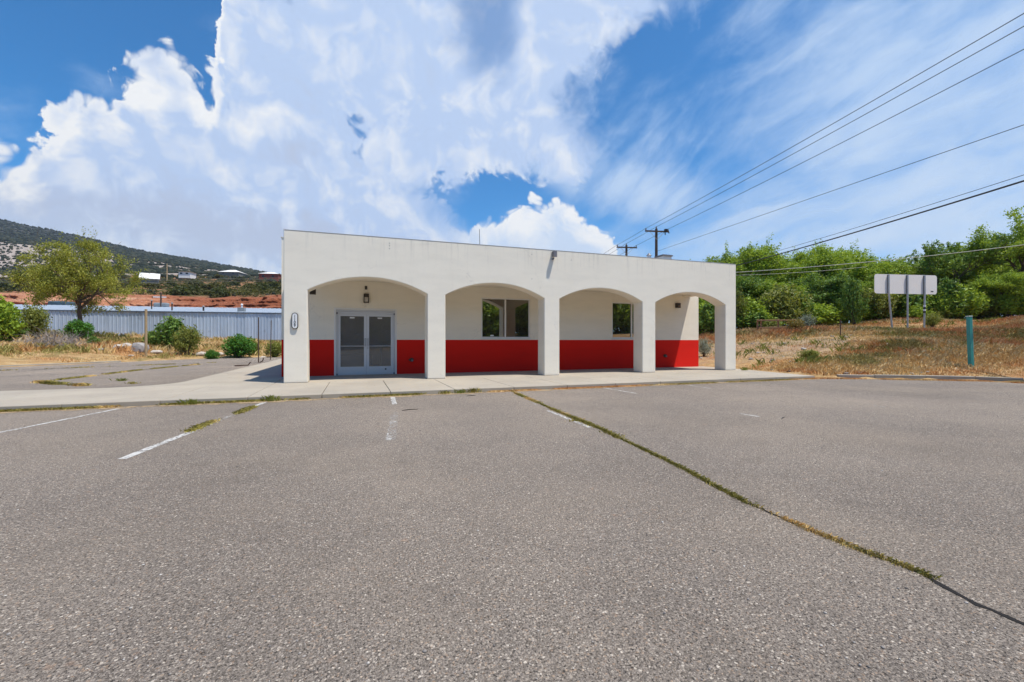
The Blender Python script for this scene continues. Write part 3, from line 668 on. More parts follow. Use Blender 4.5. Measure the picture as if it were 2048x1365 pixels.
m = MB(); m.add([(MX0, BY + 0.02, 4.25), (MX1, BY + 0.02, 4.25), (MX1, MY1, 4.25), (MX0, MY1, 4.25)], [(0, 1, 2, 3)]); bpart(m, 'roof', roof_dark)
bpart(MB().box(MX0 - 0.02, MX1 + 0.02, BY - 0.02, BY + 0.22, MZ + 0.002, MZ + 0.022), 'parapet_cap', MATS['cap_metal'])
# the room behind the glass
m = MB(); i0, i1, j1 = MX0 + 0.2, MX1 - 0.2, 23.5
m.add([(i0, BY + .17, 3.0), (i1, BY + .17, 3.0), (i1, j1, 3.0), (i0, j1, 3.0)], [(0, 1, 2, 3)])
m.add([(i0, j1, 0), (i1, j1, 0), (i1, j1, 3.0), (i0, j1, 3.0)], [(0, 1, 2, 3)])
m.add([(i0, BY + .17, 0), (i0, j1, 0), (i0, j1, 3), (i0, BY + .17, 3)], [(0, 1, 2, 3)]); m.add([(i1, BY + .17, 0), (i1, j1, 0), (i1, j1, 3), (i1, BY + .17, 3)], [(0, 1, 2, 3)])
bpart(m, 'interior_wall', interior)
m = MB(); m.add([(i0, BY + .02, 0.003), (i1, BY + .02, 0.003), (i1, j1, 0.003), (i0, j1, 0.003)], [(0, 1, 2, 3)]); bpart(m, 'interior_floor', interior_floor)
bpart(MB().box(-0.9, 0.6, 19.0, 19.5, 0.003, 0.62), 'interior_counter', m_plain('counter', (0.22, 0.20, 0.18), 0.6), bevel=0.01)
bpart(MB().box(0.95, 1.5, 18.6, 19.2, 0.003, 1.05), 'interior_cabinet', m_plain('cabinet', (0.025, 0.025, 0.03), 0.6), bevel=0.01)

# double glass door
door = bempty('door', (0.32, BY, 0))
def dbox(name, mat, *b, bevel=0.004, parent=None): return bpart(MB().box(*b), name, mat, parent or door, bevel=bevel)
y0 = BY + 0.045
dbox('frame_jamb', alu, DX0 + .003, DX0 + 0.055, y0 - 0.03, y0 + 0.08, 0.002, DZ1 - 0.003)
dbox('frame_jamb', alu, DX1 - 0.055, DX1 - .003, y0 - 0.03, y0 + 0.08, 0.002, DZ1 - 0.003)
dbox('frame_head', alu, DX0 + 0.056, DX1 - 0.056, y0 - 0.03, y0 + 0.08, DZ1 - 0.055, DZ1 - 0.003)
dbox('transom_bar', alu, DX0 + 0.056, DX1 - 0.056, y0 - 0.015, y0 + 0.06, DZ1 - 0.135, DZ1 - 0.062)
dbox('threshold', alu, DX0 + 0.056, DX1 - 0.056, y0 - 0.04, y0 + 0.09, 0.004, 0.022)
mid = 0.335
for a, b, s in ((DX0 + 0.058, mid - 0.003, 1), (mid + 0.003, DX1 - 0.058, -1)):
    z0, z1 = 0.026, DZ1 - 0.139; st = 0.085
    m = MB(); m.box(a, a + st, y0, y0 + 0.045, z0, z1); m.box(b - st, b, y0, y0 + 0.045, z0, z1)
    m.box(a + st + .0005, b - st - .0005, y0, y0 + 0.045, z0, z0 + 0.265); m.box(a + st + .0005, b - st - .0005, y0, y0 + 0.045, z1 - 0.085, z1)
    bpart(m, 'door_leaf', alu, door)
    m = MB(); m.add([(a + st, y0 + 0.02, z0 + 0.262), (b - st, y0 + 0.02, z0 + 0.262), (b - st, y0 + 0.02, z1 - 0.082), (a + st, y0 + 0.02, z1 - 0.082)], [(0, 1, 2, 3)])
    bpart(m, 'door_pane', glass_door, door)
    bpart(MB().tube([(a + st - 0.01, y0 + 0.002, 1.02), (b - st + 0.01, y0 + 0.002, 1.02)], 0.013, 8), 'push_bar', alu, door)
    hx = (b - 0.045) if s == 1 else (a + 0.045)
    m = MB(); m.tube([(hx, y0 - 0.005, 1.02), (hx, y0 - 0.06, 1.04), (hx, y0 - 0.06, 1.27), (hx, y0 - 0.005, 1.29)], 0.013, 8); bpart(m, 'pull_handle', galv, door, smooth_=True)
    cx = (a + b) / 2
    bpart(MB().box(cx - 0.085, cx + 0.075, y0 + 0.012, y0 + 0.0185, z1 - 0.165, z1 - 0.115), 'sticker', white_paint, door)
dbox('lock_cylinder', galv, mid + 0.02, mid + 0.06, y0 - 0.015, y0 - 0.001, 0.93, 0.97)
m = MB(); m.tube([(0.99, y0 - 0.03, 0.19), (0.99, y0 - 0.001, 0.19)], 0.03, 14); bpart(m, 'door_stop', black, door)
for xx in (DX0 + 0.03, DX1 - 0.03): dbox('closer_bracket', grey_metal, xx - 0.02, xx + 0.025, y0 - 0.07, y0 - 0.032, DZ1 - 0.16, DZ1 - 0.10)
for xx in (DX0 + 0.035, DX1 - 0.035): dbox('pivot', grey_metal, xx - 0.022, xx + 0.022, y0 - 0.06, y0 - 0.032, 0.005, 0.06)
# stucco trim round the door
m = MB(); m.box(DX0 - 0.06, DX0 - 0.001, BY - 0.02, BY - 0.001, 0.002, DZ1 + 0.06); m.box(DX1 + 0.001, DX1 + 0.06, BY - 0.02, BY - 0.001, 0.002, DZ1 + 0.06); m.box(DX0 - 0.0005, DX1 + 0.0005, BY - 0.02, BY - 0.001, DZ1 + 0.001, DZ1 + 0.06)
bpart(m, 'trim', white_frame, door)

def window(x0, x1, mull, z0, z1, tape):
    w = bempty('window', ((x0 + x1) / 2, BY, z0)); y = BY + 0.03; t = 0.05
    m = MB(); m.box(x0 + .002, x0 + t, y, y + 0.07, z0 + .002, z1 - .002); m.box(x1 - t, x1 - .002, y, y + 0.07, z0 + .002, z1 - .002)
    m.box(x0 + t + .0005, x1 - t - .0005, y, y + 0.07, z0 + .002, z0 + t); m.box(x0 + t + .0005, x1 - t - .0005, y, y + 0.07, z1 - t, z1 - .002)
    bpart(m, 'frame', white_frame, w)
    bpart(MB().box(mull - 0.03, mull + 0.03, y - 0.012, y + 0.05, z0 + t + .001, z1 - t - .001), 'mullion', white_frame, w, bevel=0.004)
    bpart(MB().box(x0 - 0.04, x1 + 0.04, BY - 0.035, BY + 0.028, z0 - 0.045, z0 - 0.001), 'sill', white_frame, w, bevel=0.004)
    for a, b in ((x0 + t, mull - 0.03), (mull + 0.03, x1 - t)):
        m = MB(); m.add([(a - .01, y + 0.03, z0 + t - .01), (b + .01, y + 0.03, z0 + t - .01), (b + .01, y + 0.03, z1 - t + .01), (a - .01, y + 0.03, z1 - t + .01)], [(0, 1, 2, 3)])
        bpart(m, 'pane', glass_win, w)
    if tape: bpart(MB().box(tape, tape + 0.14, y + 0.022, y + 0.028, z0 + t + 0.02, z0 + t + 0.075), 'sticker', white_paint, w)
window(*OPN[1][:2], 5.555, *OPN[1][2:], 4.94)
window(*OPN[2][:2], 11.45, *OPN[2][2:], None)

# lamps, alarm box, hose bib, number plate, flood lamp, vent, boxes
lampo = bempty('wall_lamp', (0.325, BY, 2.7))
bpart(MB().box(0.235, 0.415, BY - 0.13, BY - 0.001, 2.76, 2.87), 'lamp_hood', dark_metal, lampo, bevel=0.008)
m = MB(); m.box(0.235, 0.255, BY - 0.12, BY - 0.001, 2.555, 2.758); m.box(0.395, 0.415, BY - 0.12, BY - 0.001, 2.555, 2.758); m.box(0.2555, 0.3945, BY - 0.12, BY - 0.001, 2.555, 2.575); bpart(m, 'lamp_cage', dark_metal, lampo)
bpart(MB().box(0.26, 0.39, BY - 0.105, BY - 0.002, 2.58, 2.755), 'lamp_lens', lens_mat, lampo, bevel=0.01)
bpart(MB().box(0.275, 0.355, BY - 0.05, BY - 0.001, 3.03, 3.15), 'alarm_box', dark_metal, bevel=0.008)
l2 = bempty('wall_lamp', (13.88, BY, 2.82))
bpart(MB().box(13.78, 13.99, BY - 0.14, BY - 0.001, 2.72, 2.94), 'lamp_box', dark_metal, l2, bevel=0.012)
bpart(MB().box(13.84, 13.97, BY - 0.152, BY - 0.141, 2.74, 2.84), 'lamp_lens', m_plain('brown_lens', (0.16, 0.10, 0.06), 0.3), l2, bevel=0.004)
l3 = bempty('corner_lamp', (-1.28, 14.7, 2.65))
bpart(MB().box(-1.449, -1.22, 15.0, 15.22, 2.68, 2.90), 'lamp_box', dark_metal, l3, bevel=0.012)
bpart(MB().box(-1.43, -1.27, 15.04, 15.18, 2.902, 3.249), 'bracket', dark_metal, l3)
def outlet(x, z, mat):
    o = bempty('wall_outlet', (x, BY, z))
    bpart(MB().tube([(x, BY - 0.05, z), (x, BY - 0.001, z)], 0.075, 12), 'cover', mat, o)
    bpart(MB().tube([(x + 0.02, BY - 0.10, z - 0.02), (x + 0.02, BY - 0.045, z - 0.02)], 0.035, 10), 'valve', grey_metal, o)
    bpart(MB().box(x - 0.10, x - 0.05, BY - 0.03, BY - 0.001, z - 0.03, z + 0.03), 'tab', mat, o)
outlet(1.90, 0.51, rust_metal); outlet(13.21, 0.53, rust_metal)
# flood lamp under the parapet
fl = bempty('flood_lamp', (6.47, FY, 4.2))
m = MB(); m.prism_y([(0, 0), (1, 0), (1, 1), (0, 1)], 0, 1)
m.v = [(6.41 + 0.115 * v[0], FY - 0.002 - (0.19 if v[1] == 0 else 0.0), (4.10 if v[1] == 0 else 4.15) + (0.215 if v[1] == 0 else 0.17) * v[2]) for v in m.v]
bpart(m, 'lamp_housing', grey_metal, fl, bevel=0.008)
m = MB(); m.tube([(6.43, FY - 0.10, 4.06), (6.43, FY - 0.001, 4.05)], 0.03, 10); bpart(m, 'mount', grey_metal, fl)
for x, z in ((5.66, 4.17), (7.17, 4.07), (5.66, 3.33), (0.95, 4.20), (0.95, 4.12), (0.95, 4.03)):
    m = MB(); m.tube([(x, FY - 0.004, z), (x, FY - 0.0008, z)], 0.012, 8); bpart(m, 'anchor_hole_disc', dark_metal)  # dark discs painting in the shade inside small anchor holes
# capsule house number, digits stacked
hn = bempty('number_plate', (-1.66, FY, 1.75))
def capsule(cx, cz, r, half, n=12):
    p = [(cx + r * math.cos(t), cz + half + r * math.sin(t)) for t in [k * math.pi / n for k in range(n + 1)]]
    return p + [(cx + r * math.cos(t), cz - half + r * math.sin(t)) for t in [math.pi + k * math.pi / n for k in range(n + 1)]]
NX, NZ = -1.66, 1.775
bpart(MB().prism_y(capsule(NX, NZ, 0.085, 0.150), FY - 0.045, FY - 0.003), 'border', dark_metal, hn)
bpart(MB().prism_y(capsule(NX, NZ, 0.064, 0.150), FY - 0.050, FY - 0.0452), 'plate', white_paint, hn)
for ch, zz in zip('1109', (0.128, 0.042, -0.044, -0.130)):
    cu = bpy.data.curves.new('digit', 'FONT'); cu.body = ch; cu.size = 0.115; cu.align_x = 'CENTER'; cu.align_y = 'CENTER'; cu.extrude = 0.002
    tmp = bpy.data.objects.new('tmp', cu); C.objects.link(tmp); dg = bpy.context.evaluated_depsgraph_get()
    me = bpy.data.meshes.new_from_object(tmp.evaluated_get(dg)); bpy.data.objects.remove(tmp)
    me.transform(Matrix.Translation((NX, FY - 0.053, NZ + zz)) @ Matrix.Rotation(math.pi / 2, 4, 'X')); me.materials.clear(); me.materials.append(black)
    place(link('digit', me, hn))
ub = bempty('meter_box', (14.77, 14.1, 1.9))
bpart(MB().box(14.772, 14.90, 13.98, 14.28, 1.85, 2.42), 'box', white_paint, ub, bevel=0.008)
bpart(MB().tube([(14.83, 14.13, 0.0), (14.83, 14.13, 1.849)], 0.02, 8), 'conduit', galv, ub)

# things on the roof, standing on their own
r_ = tag(empty('roof_antenna', (5.35, 19.4, 4.25)), 'thin dark antenna mast standing up behind the white parapet', 'antenna')
m = MB(); m.tube([(0, 0, 0), (0, 0, 1.35)], 0.03, 8); m.tube([(0, 0, 1.35), (-0.012, 0, 2.10)], 0.012, 6); m.build('mast', dark_metal, r_)
MB().tube([(-0.09, 0, 1.32), (0.0, 0, 1.34)], 0.025, 6).build('bracket', dark_metal, r_); MB().box(-0.16, 0.16, -0.16, 0.16, 0.0, 0.04).build('base', dark_metal, r_)
pt = at(1298, 512, 24.0); r_ = tag(empty('roof_vent', (pt.x, pt.y, 4.25)), 'small white vent pipe with dark cap beside the taller utility pole', 'roof vent')
MB().tube([(0, 0, 0), (0, 0, pt.z - 4.25)], 0.11, 12).build('pipe', white_paint, r_); MB().tube([(0, 0, pt.z - 4.25), (0, 0, pt.z - 4.10)], [0.15, 0.02], 12).build('cap', grey_metal, r_)
pt = at(1328, 514, 24.0); r_ = tag(empty('roof_hatch', (pt.x, pt.y, 4.25)), 'low grey topped roof curb peeking over the parapet by the pole', 'roof hatch')
MB().box(-0.30, 0.26, -0.3, 0.3, 0, pt.z - 4.25 - 0.03).build('curb', white_paint, r_); MB().box(-0.36, 0.30, -0.36, 0.36, pt.z - 4.25 - 0.028, pt.z - 4.25 + 0.05).build('lid', grey_metal, r_)

# ------------------------------------------------------------------ power line: poles and wires
def upole(name, lat, dep, h, label, arms=True, direction=None, grp='wooden utility poles'):
    x, y = w2(lat, dep); z = tz(x, y); o = tag(empty(name, (x, y, z - 0.3), direction or 0), label, 'utility pole', grp)
    MB().tube([(0, 0, 0), (0, 0, h - z + 0.3)], [0.19, 0.125], 12).build('pole_shaft', pole_wood, o, smooth_=True)
    zt = h - z + 0.3
    MB().box(-1.25, 1.25, -0.19, -0.08, zt - 0.36, zt - 0.22).build('crossarm', pole_wood, o)
    for s in (-1, 1): MB().tube([(s * 0.75, -0.15, zt - 0.37), (s * 0.04, -0.15, zt - 1.1)], 0.022, 6).build('brace', galv, o)
    for xx, zz in ((-1.17, zt - 0.22), (1.17, zt - 0.22), (0, zt)):
        MB().tube([(xx, -0.13 if xx else 0, zz), (xx, -0.13 if xx else 0, zz + 0.08), (xx, -0.13 if xx else 0, zz + 0.22)], [0.03, 0.07, 0.05], 8).build('insulator', grey_metal, o)
    return o, Vector((x, y, 0))
LDIR = Vector((-0.137, 0.99)).normalized()
dx_, dy_ = w2(LDIR.x, LDIR.y); PANG = math.atan2(dy_, dx_) - math.pi / 2
PH = 12.55
poles = []
PL = [('utility_pole', 14.6, 44.0, 'taller looking wooden utility pole with crossarm just behind the building'), ('utility_pole', 13.56, 51.55, 'second wooden utility pole showing only its crossarm over the parapet'),
      ('utility_pole', 20.1, 4.0, 'wooden utility pole on the grass bank beside the parking lot'), ('utility_pole', 4.4, 118.0, 'distant wooden utility pole hidden behind the building')]
for nm, lat, dep, lb in PL: poles.append(upole(nm, lat, dep, PH, lb, True, PANG))
# transformer cut-out clutter on the near pole
o = poles[0][0]
zt = PH + 0.3 - tz(poles[0][1].x, poles[0][1].y)
MB().box(0.80, 1.02, -0.30, -0.05, zt - 0.30, zt - 0.05).build('cutout', black, o); MB().tube([(1.2, -0.13, zt - 0.1), (1.3, -0.13, zt - 0.45)], 0.05, 8).build('cutout', black, o); MB().tube([(0.86, -0.13, zt - 0.38), (0.90, -0.13, zt - 0.62)], 0.05, 8).build('cutout', black, o)
def wire(name, a, b, sag, r, mat, label, cat='power line', grp=None, n=20):
    a, b = Vector(a), Vector(b); pts = []
    for i in range(n + 1):
        t = i / n; p = a.lerp(b, t); p.z -= sag * 4 * t * (1 - t); pts.append(p)
    o = MB().tube(pts, r, 5).build(name, mat, smooth_=True); tag(o, label, cat, grp); return o
def arm(i, off, z): 
    o, p = poles[i]; return Vector((p.x + math.cos(PANG) * off, p.y + math.sin(PANG) * off, z))
for off, z, nm in ((-1.17, PH - 0.02, 'uppermost'), (0, PH + 0.2, 'middle'), (1.17, PH - 0.02, 'lowest')):
    wire('power_line', arm(2, off, z), arm(0, off, z), 0.22, 0.016, wire_mat, f'{nm} of the three thin power lines rising to the upper right corner', grp='power lines on the crossarms')
    wire('power_line', arm(0, off, z), arm(1, off, z), 0.02, 0.016, wire_mat, f'{nm} short span of power line between the two utility poles', grp='power lines on the crossarms')
    wire('power_line', arm(1, off, z), arm(3, off, z), 0.5, 0.018, wire_mat, f'{nm} power line running on behind the parapet from the second pole', grp='power lines on the crossarms')
pA = arm(0, 0.13, 10.3); pC = arm(2, 0.2, 8.6)
def through(px, py, D): return at(px, py, D)
def extend(a, b, t): return a + (b - a) * t
wire('power_line', extend(through(2048, 250, 15.7), pA, 0.0) + (through(2048, 250, 15.7) - pA) * 0.32, pA, 0.0, 0.014, wire_mat, 'single thin wire below the three power lines, above the thick cable', grp='power lines on the crossarms')
q = through(1480, 524, 36.0); p = through(2048, 347, 15.7); wire('telephone_cable', p + (p - q) * 0.5, q + (q - p) * 0.4, 0.35, 0.036, wire_mat, 'thick black cable sloping over the trees to the lot edge', 'cable')
q = through(1480, 518, 36.0); p = through(2048, 336, 15.7); wire('telephone_cable', p + (p - q) * 0.5, q + (q - p) * 0.4, 0.33, 0.012, wire_mat, 'thin messenger wire running just above the thick black cable', 'cable')
q = through(1476, 543, 33.0); p = through(2048, 487, 30.0); wire('service_wire', p + (p - q) * 0.15, q + (q - p) * 0.1, 0.25, 0.022, wire_pale, 'pale service wire stretched in front of the trees', 'cable')
q = through(1484, 550, 33.0); p = through(1640, 540, 33.0); wire('service_wire', p + (p - q) * 0.6, q + (q - p) * 0.1, 0.1, 0.012, wire_pale, 'short thin pale wire under the pale service wire', 'cable')
# distant line on the left
for k, (yl, yr) in enumerate(((557, 553), (560.5, 556), (564, 559))):
    wire('far_power_line', at(-260, yl, 90), at(700, yr, 110), 0.5, 0.035, m_plain('wire_far', (0.20, 0.21, 0.18), 0.7), ('upper', 'middle', 'lower')[k] + ' of three distant wires crossing in front of the scrub slope', grp='distant wires over the metal building')
for px, D, lb in ((-260, 90, 'distant wire pole beyond the left edge of the lot'), (700, 110, 'distant wire pole out of sight behind the building')):
    p0 = at(px, 553, D); o = tag(empty('far_utility_pole', (p0.x, p0.y, tz(p0.x, p0.y))), lb, 'utility pole'); MB().tube([(0, 0, -0.3), (0, 0, p0.z - tz(p0.x, p0.y) + 0.6)], [0.18, 0.12], 8).build('pole_shaft', pole_wood, o)

# ------------------------------------------------------------------ red bluff, scrub slope, rocky hill, wooded mountain
HD = np.array([84, 98, 101, 105, 109, 114, 120, 150, 200, 280, 380, 520, 700, 900, 1150, 1450, 1700], float)
HPX = [-700, -250, 0, 150, 280, 430, 563, 760, 1000]
HY = {   # photo row reached by the ground at each distance, per column
    -700: [668, 640, 628, 610, 600, 592, 588, 580, 568, 548, 520, 480, 440, 400, 360, 330, 340],
    -250: [668, 640, 628, 610, 602, 594, 590, 582, 572, 560, 545, 520, 480, 455, 420, 392, 398],
    0:    [668, 640, 627, 613, 604, 593, 588, 582, 574, 566, 556, 530, 486, 478, 460, 440, 446],
    150:  [668, 640, 627, 612, 604, 593, 588, 582, 576, 566, 556, 530, 500, 494, 484, 471, 477],
    280:  [668, 640, 629, 612, 604, 595, 590, 582, 571, 559, 551, 538, 522, 514, 508, 502, 507],
    430:  [668, 640, 630, 618, 612, 602, 598, 588, 574, 557, 551, 549, 544, 538, 533, 527, 532],
    563:  [668, 640, 629, 616, 606, 596, 592, 586, 576, 562, 557, 558, 558, 556, 554, 552, 557],
    760:  [670, 644, 634, 624, 616, 610, 606, 604, 600, 598, 598, 600, 602, 604, 606, 608, 612],
    1000: [676, 660, 652, 646, 642, 640, 640, 642, 645, 650, 655, 660, 664, 668, 670, 672, 674]}
HYA = np.array([HY[k] for k in HPX], float)
def hill_z(px, D):
    px = np.asarray(px, float); D = np.asarray(D, float)
    lD = np.log(D); k = np.clip(np.searchsorted(HD, D, side='right') - 1, 0, len(HD) - 2); f = np.clip((lD - np.log(HD[k])) / (np.log(HD[k + 1]) - np.log(HD[k])), 0, 1)
    c = np.clip(np.searchsorted(HPX, px, side='right') - 1, 0, len(HPX) - 2); hp = np.array(HPX, float); g = np.clip((px - hp[c]) / (hp[c + 1] - hp[c]), 0, 1)
    y = (HYA[c, k] * (1 - f) + HYA[c, k + 1] * f) * (1 - g) + (HYA[c + 1, k] * (1 - f) + HYA[c + 1, k + 1] * f) * g
    lat = (px - CX) / F * D; X, Y = lat * CS + D * SN, D * CS - lat * SN
    amp = np.clip((D - 95) / 60, 0, 1) * np.minimum(D * 0.0035, 2.2)
    return X, Y, H + (CY - y) / F * D + amp * vnoise(X, Y, 0.05, 4) + np.clip((D - 98) / 8, 0, 1) * vnoise(X, Y, 0.35, 5) * 0.5
def build_hill():
    rows = np.concatenate([np.linspace(84, 98, 4), np.linspace(98.5, 122, 64), np.geomspace(124, 1700, 110)]); cols = np.concatenate([np.linspace(-700, -165, 30), np.linspace(-160, 650, 430), np.linspace(655, 1000, 30)])
    PX, DD = np.meshgrid(cols, rows)
    X, Y, Z = hill_z(PX, DD)
    # ledges: push the bluff face in and out in layers
    face = np.clip((DD - 98) / 3, 0, 1) * np.clip((124 - DD) / 6, 0, 1)
    lay = (vnoise(X * 0.15, Z * 9.0, 0.35, 8) * 2.0 + vnoise(X, Z * 4, 0.5, 9) * 1.4 + vnoise(X * 2.2, Z * 2.0, 0.5, 10) * 1.2 + vnoise(X * 5.0, Z * 7.0, 0.5, 12) * 0.7 + np.abs(vnoise(X, Y, 0.45, 13)) * 2.0) * face * 0.8
    X = X - lay * SN; Y = Y - lay * CS
    zone = np.interp(DD, [98, 118, 128, 330, 420, 760, 900], [0.02, 0.05, 0.40, 0.42, 0.68, 0.70, 1.0])
    rgt = np.clip((PX - 40) / 260, 0, 1); zone = np.where(DD > 330, zone + 0.0 * rgt, zone)
    V = np.stack([X, Y, Z], -1).reshape(-1, 3); nx = len(cols); ny = len(rows)
    i = np.arange((ny - 1) * nx).reshape(ny - 1, nx)[:, :-1].ravel()
    me = np_mesh('hill', V, np.stack([i, i + 1, i + nx + 1, i + nx], 1), hillmat, 4, False)
    b = me.attributes.new('tone', 'FLOAT', 'POINT'); b.data.foreach_set('value', np.clip((PX - 300) / 90, 0, 1).ravel().astype(np.float32))
    a = me.attributes.new('zone', 'FLOAT', 'POINT'); a.data.foreach_set('value', zone.ravel().astype(np.float32))
    tag(link('hill', me), kind='structure')
build_hill()

def blobs(name, P, R, mat, rng, flat=0.8):           # many low round scrub trees in one mesh
    t = (1 + 5 ** 0.5) / 2
    iv = np.array([(-1, t, 0), (1, t, 0), (-1, -t, 0), (1, -t, 0), (0, -1, t), (0, 1, t), (0, -1, -t), (0, 1, -t), (t, 0, -1), (t, 0, 1), (-t, 0, -1), (-t, 0, 1)]) / np.sqrt(1 + t * t)
    fi = np.array([(0, 11, 5), (0, 5, 1), (0, 1, 7), (0, 7, 10), (0, 10, 11), (1, 5, 9), (5, 11, 4), (11, 10, 2), (10, 7, 6), (7, 1, 8), (3, 9, 4), (3, 4, 2), (3, 2, 6), (3, 6, 8), (3, 8, 9), (4, 9, 5), (2, 4, 11), (6, 2, 10), (8, 6, 7), (9, 8, 1)])
    n = len(P); j = rng.uniform(0.62, 1.3, (n, 12, 1)); V = iv[None] * j * R[:, None, None] * np.array([1, 1, flat]) + P[:, None]
    Fi = (fi[None] + (np.arange(n) * 12)[:, None, None]).reshape(-1, 3)
    return np_mesh(name, V.reshape(-1, 3), Fi, mat, 3)
def build_junipers():
    rng = np.random.default_rng(3); PP = []; RR = []
    def scatter(n, x0, x1, d0, d1, r0, r1, keep=None):
        px = rng.uniform(x0, x1, n); D = np.exp(rng.uniform(np.log(d0), np.log(d1), n)); X, Y, Z = hill_z(px, D)
        k = np.ones(n, bool) if keep is None else keep(px, D, X, Y)
        r = rng.uniform(r0, r1, n); PP.append(np.stack([X, Y, Z + r * 0.35], 1)[k]); RR.append(r[k])
    den = lambda thr, sc, sd: (lambda px, D, X, Y: vnoise(X, Y, sc, sd) + rng.normal(0, 0.35, len(X)) > thr)
    scatter(5200, -160, 640, 760, 1600, 2.6, 4.8)                       # wooded mountain
    scatter(3000, 230, 640, 420, 900, 1.6, 3.2, den(-0.35, 0.012, 21))
    scatter(4600, -160, 300, 400, 800, 1.1, 2.4, den(-0.25, 0.014, 22))  # sparse on the pale hill
    scatter(700, -160, 640, 250, 430, 0.8, 2.2, den(-0.2, 0.03, 23))
    scatter(420, -160, 640, 121, 200, 0.4, 1.0, den(0.0, 0.06, 24))
    o = link('juniper_scrub', blobs('juniper_scrub', np.concatenate(PP), np.concatenate(RR), juniper_mat, rng)); tag(o, 'dark juniper scrub dotted all over the far hillside and mountain', 'scrub', kind='stuff')
build_junipers()

# ------------------------------------------------------------------ trees and bushes
def leafy(name, P, size, mat, seed, up=0.35):
    rng = np.random.default_rng(seed); V, Q = leaf_arrays(P, size, rng, up); return np_mesh(name, V, Q, mat, 4)
def limb(m, rng, p, d, L, r, depth, tips, spread, n=4, curl=0.25, rmin=0.012):
    pts = [p.copy()]; rad = [r]; q = p.copy(); d = d.normalized()
    for i in range(n):
        d = (d + Vector(rng.normal(0, curl, 3)) * 0.5 + Vector((0, 0, 0.06))).normalized(); q = q + d * (L / n); pts.append(q.copy()); rad.append(max(rmin, r * (1 - 0.55 * (i + 1) / n)))
        if depth > 0 and i >= 1:
            for _ in range(2 if depth > 1 else 1):
                s = Vector(rng.normal(0, 1, 3)); s = (s - d * s.dot(d)).normalized(); nd_ = (d * (1 - spread) + s * spread + Vector((0, 0, 0.10)))
                limb(m, rng, q.copy(), nd_, L * rng.uniform(0.45, 0.7), rad[-1] * 0.6, depth - 1, tips, spread, 3, curl, rmin)
        elif depth == 0: tips.append(q.copy())
    tips.append(q.copy()); m.tube(pts, rad, 6 if r > 0.05 else 4, cap=False)
def tree_meshes(key, seed, h, trunk_h, crown_w, trunk_r, n_leaf, leaf, mat, bmat, clump, n_limb=7, depth=2, spread=0.6, shell=0.5, drop=0.0):
    """unit tree standing at the origin: trunk with limbs, crown of leaf faces gathered in clumps"""
    rng = np.random.default_rng(seed); m = MB(); tips = []
    p = Vector((0, 0, -0.3)); pts = [p]; q = Vector((0, 0, 0)); 
    for i in range(5): q = Vector((q.x + rng.normal(0, 0.10) * h * 0.06, q.y + rng.normal(0, 0.10) * h * 0.06, (i + 1) / 5 * (trunk_h + 0.25 * (h - trunk_h)))); pts.append(q)
    m.tube(pts, [trunk_r * (1.25 - 0.7 * i / 5) for i in range(6)], 9, cap=False)
    for i in range(n_limb):
        a = 2 * math.pi * (i + rng.uniform(-0.3, 0.3)) / n_limb; f = rng.uniform(0.45, 1.0); st = pts[2].lerp(pts[-1], f) if i else pts[-1]
        out = rng.uniform(0.55, 1.0) if i else 0.1; up = rng.uniform(0.35, 1.1)
        d = Vector((math.cos(a) * out * crown_w / 2, math.sin(a) * out * crown_w / 2, (h - st.z) * up * 0.62)); limb(m, rng, st.copy(), d, d.length * 0.85, trunk_r * 0.5, depth, tips, spread)
    T = np.array([tuple(t) for t in tips]); T = T[T[:, 2] > trunk_h * 0.75]
    # keep tips inside the crown envelope
    zc = (h + trunk_h) / 2; e = np.sqrt((T[:, 0] / (crown_w / 2)) ** 2 + (T[:, 1] / (crown_w / 2)) ** 2 + ((T[:, 2] - zc) / ((h - trunk_h) / 2 * 1.05)) ** 2)
    T = T / np.maximum(1.0, e / 1.05)[:, None] + np.array([0, 0, zc]) * (1 - 1 / np.maximum(1.0, e / 1.05))[:, None]
    idx = rng.integers(0, len(T), n_leaf); u = rng.normal(size=(n_leaf, 3)); u /= np.linalg.norm(u, axis=1)[:, None]
    rr = clump * (shell + (1 - shell) * rng.uniform(0, 1, n_leaf) ** 0.5) * np.abs(rng.normal(0.75, 0.35, n_leaf)); P = T[idx] + u * rr[:, None] * np.array([1, 1, 0.6])
    ns = 60; per = 26; ti = rng.integers(0, len(T), ns); o_ = T[ti] - np.array([0, 0, zc * 0.8]); o_ /= np.linalg.norm(o_, axis=1)[:, None] + 1e-6; t = rng.uniform(0.2, 1.0, (ns, per)); P = np.concatenate([P, (T[ti][:, None] + (o_ * clump * 1.9)[:, None] * t[:, :, None] + rng.normal(0, 0.12, (ns, per, 3))).reshape(-1, 3)]); n_leaf = len(P)
    P[:, 2] -= drop * rng.uniform(0, 1, n_leaf); P[:, 2] = np.maximum(P[:, 2], 0.15)
    return m.mesh(key + '_trunk', bmat, smooth_=True), leafy(key + '_crown', P, np.full(n_leaf, leaf), mat, seed + 1)
def put_tree(name, ms, x, y, s, rz, label, cat='tree', group=None, sz=None, parts=('trunk', 'crown'), sink=0.0):
    o = tag(empty(name, (x, y, tz(x, y) - sink), rz), label, cat, group); o.scale = (s, s, sz or s)
    for pn, me in zip(parts, ms): link(pn, me, o)
    return o
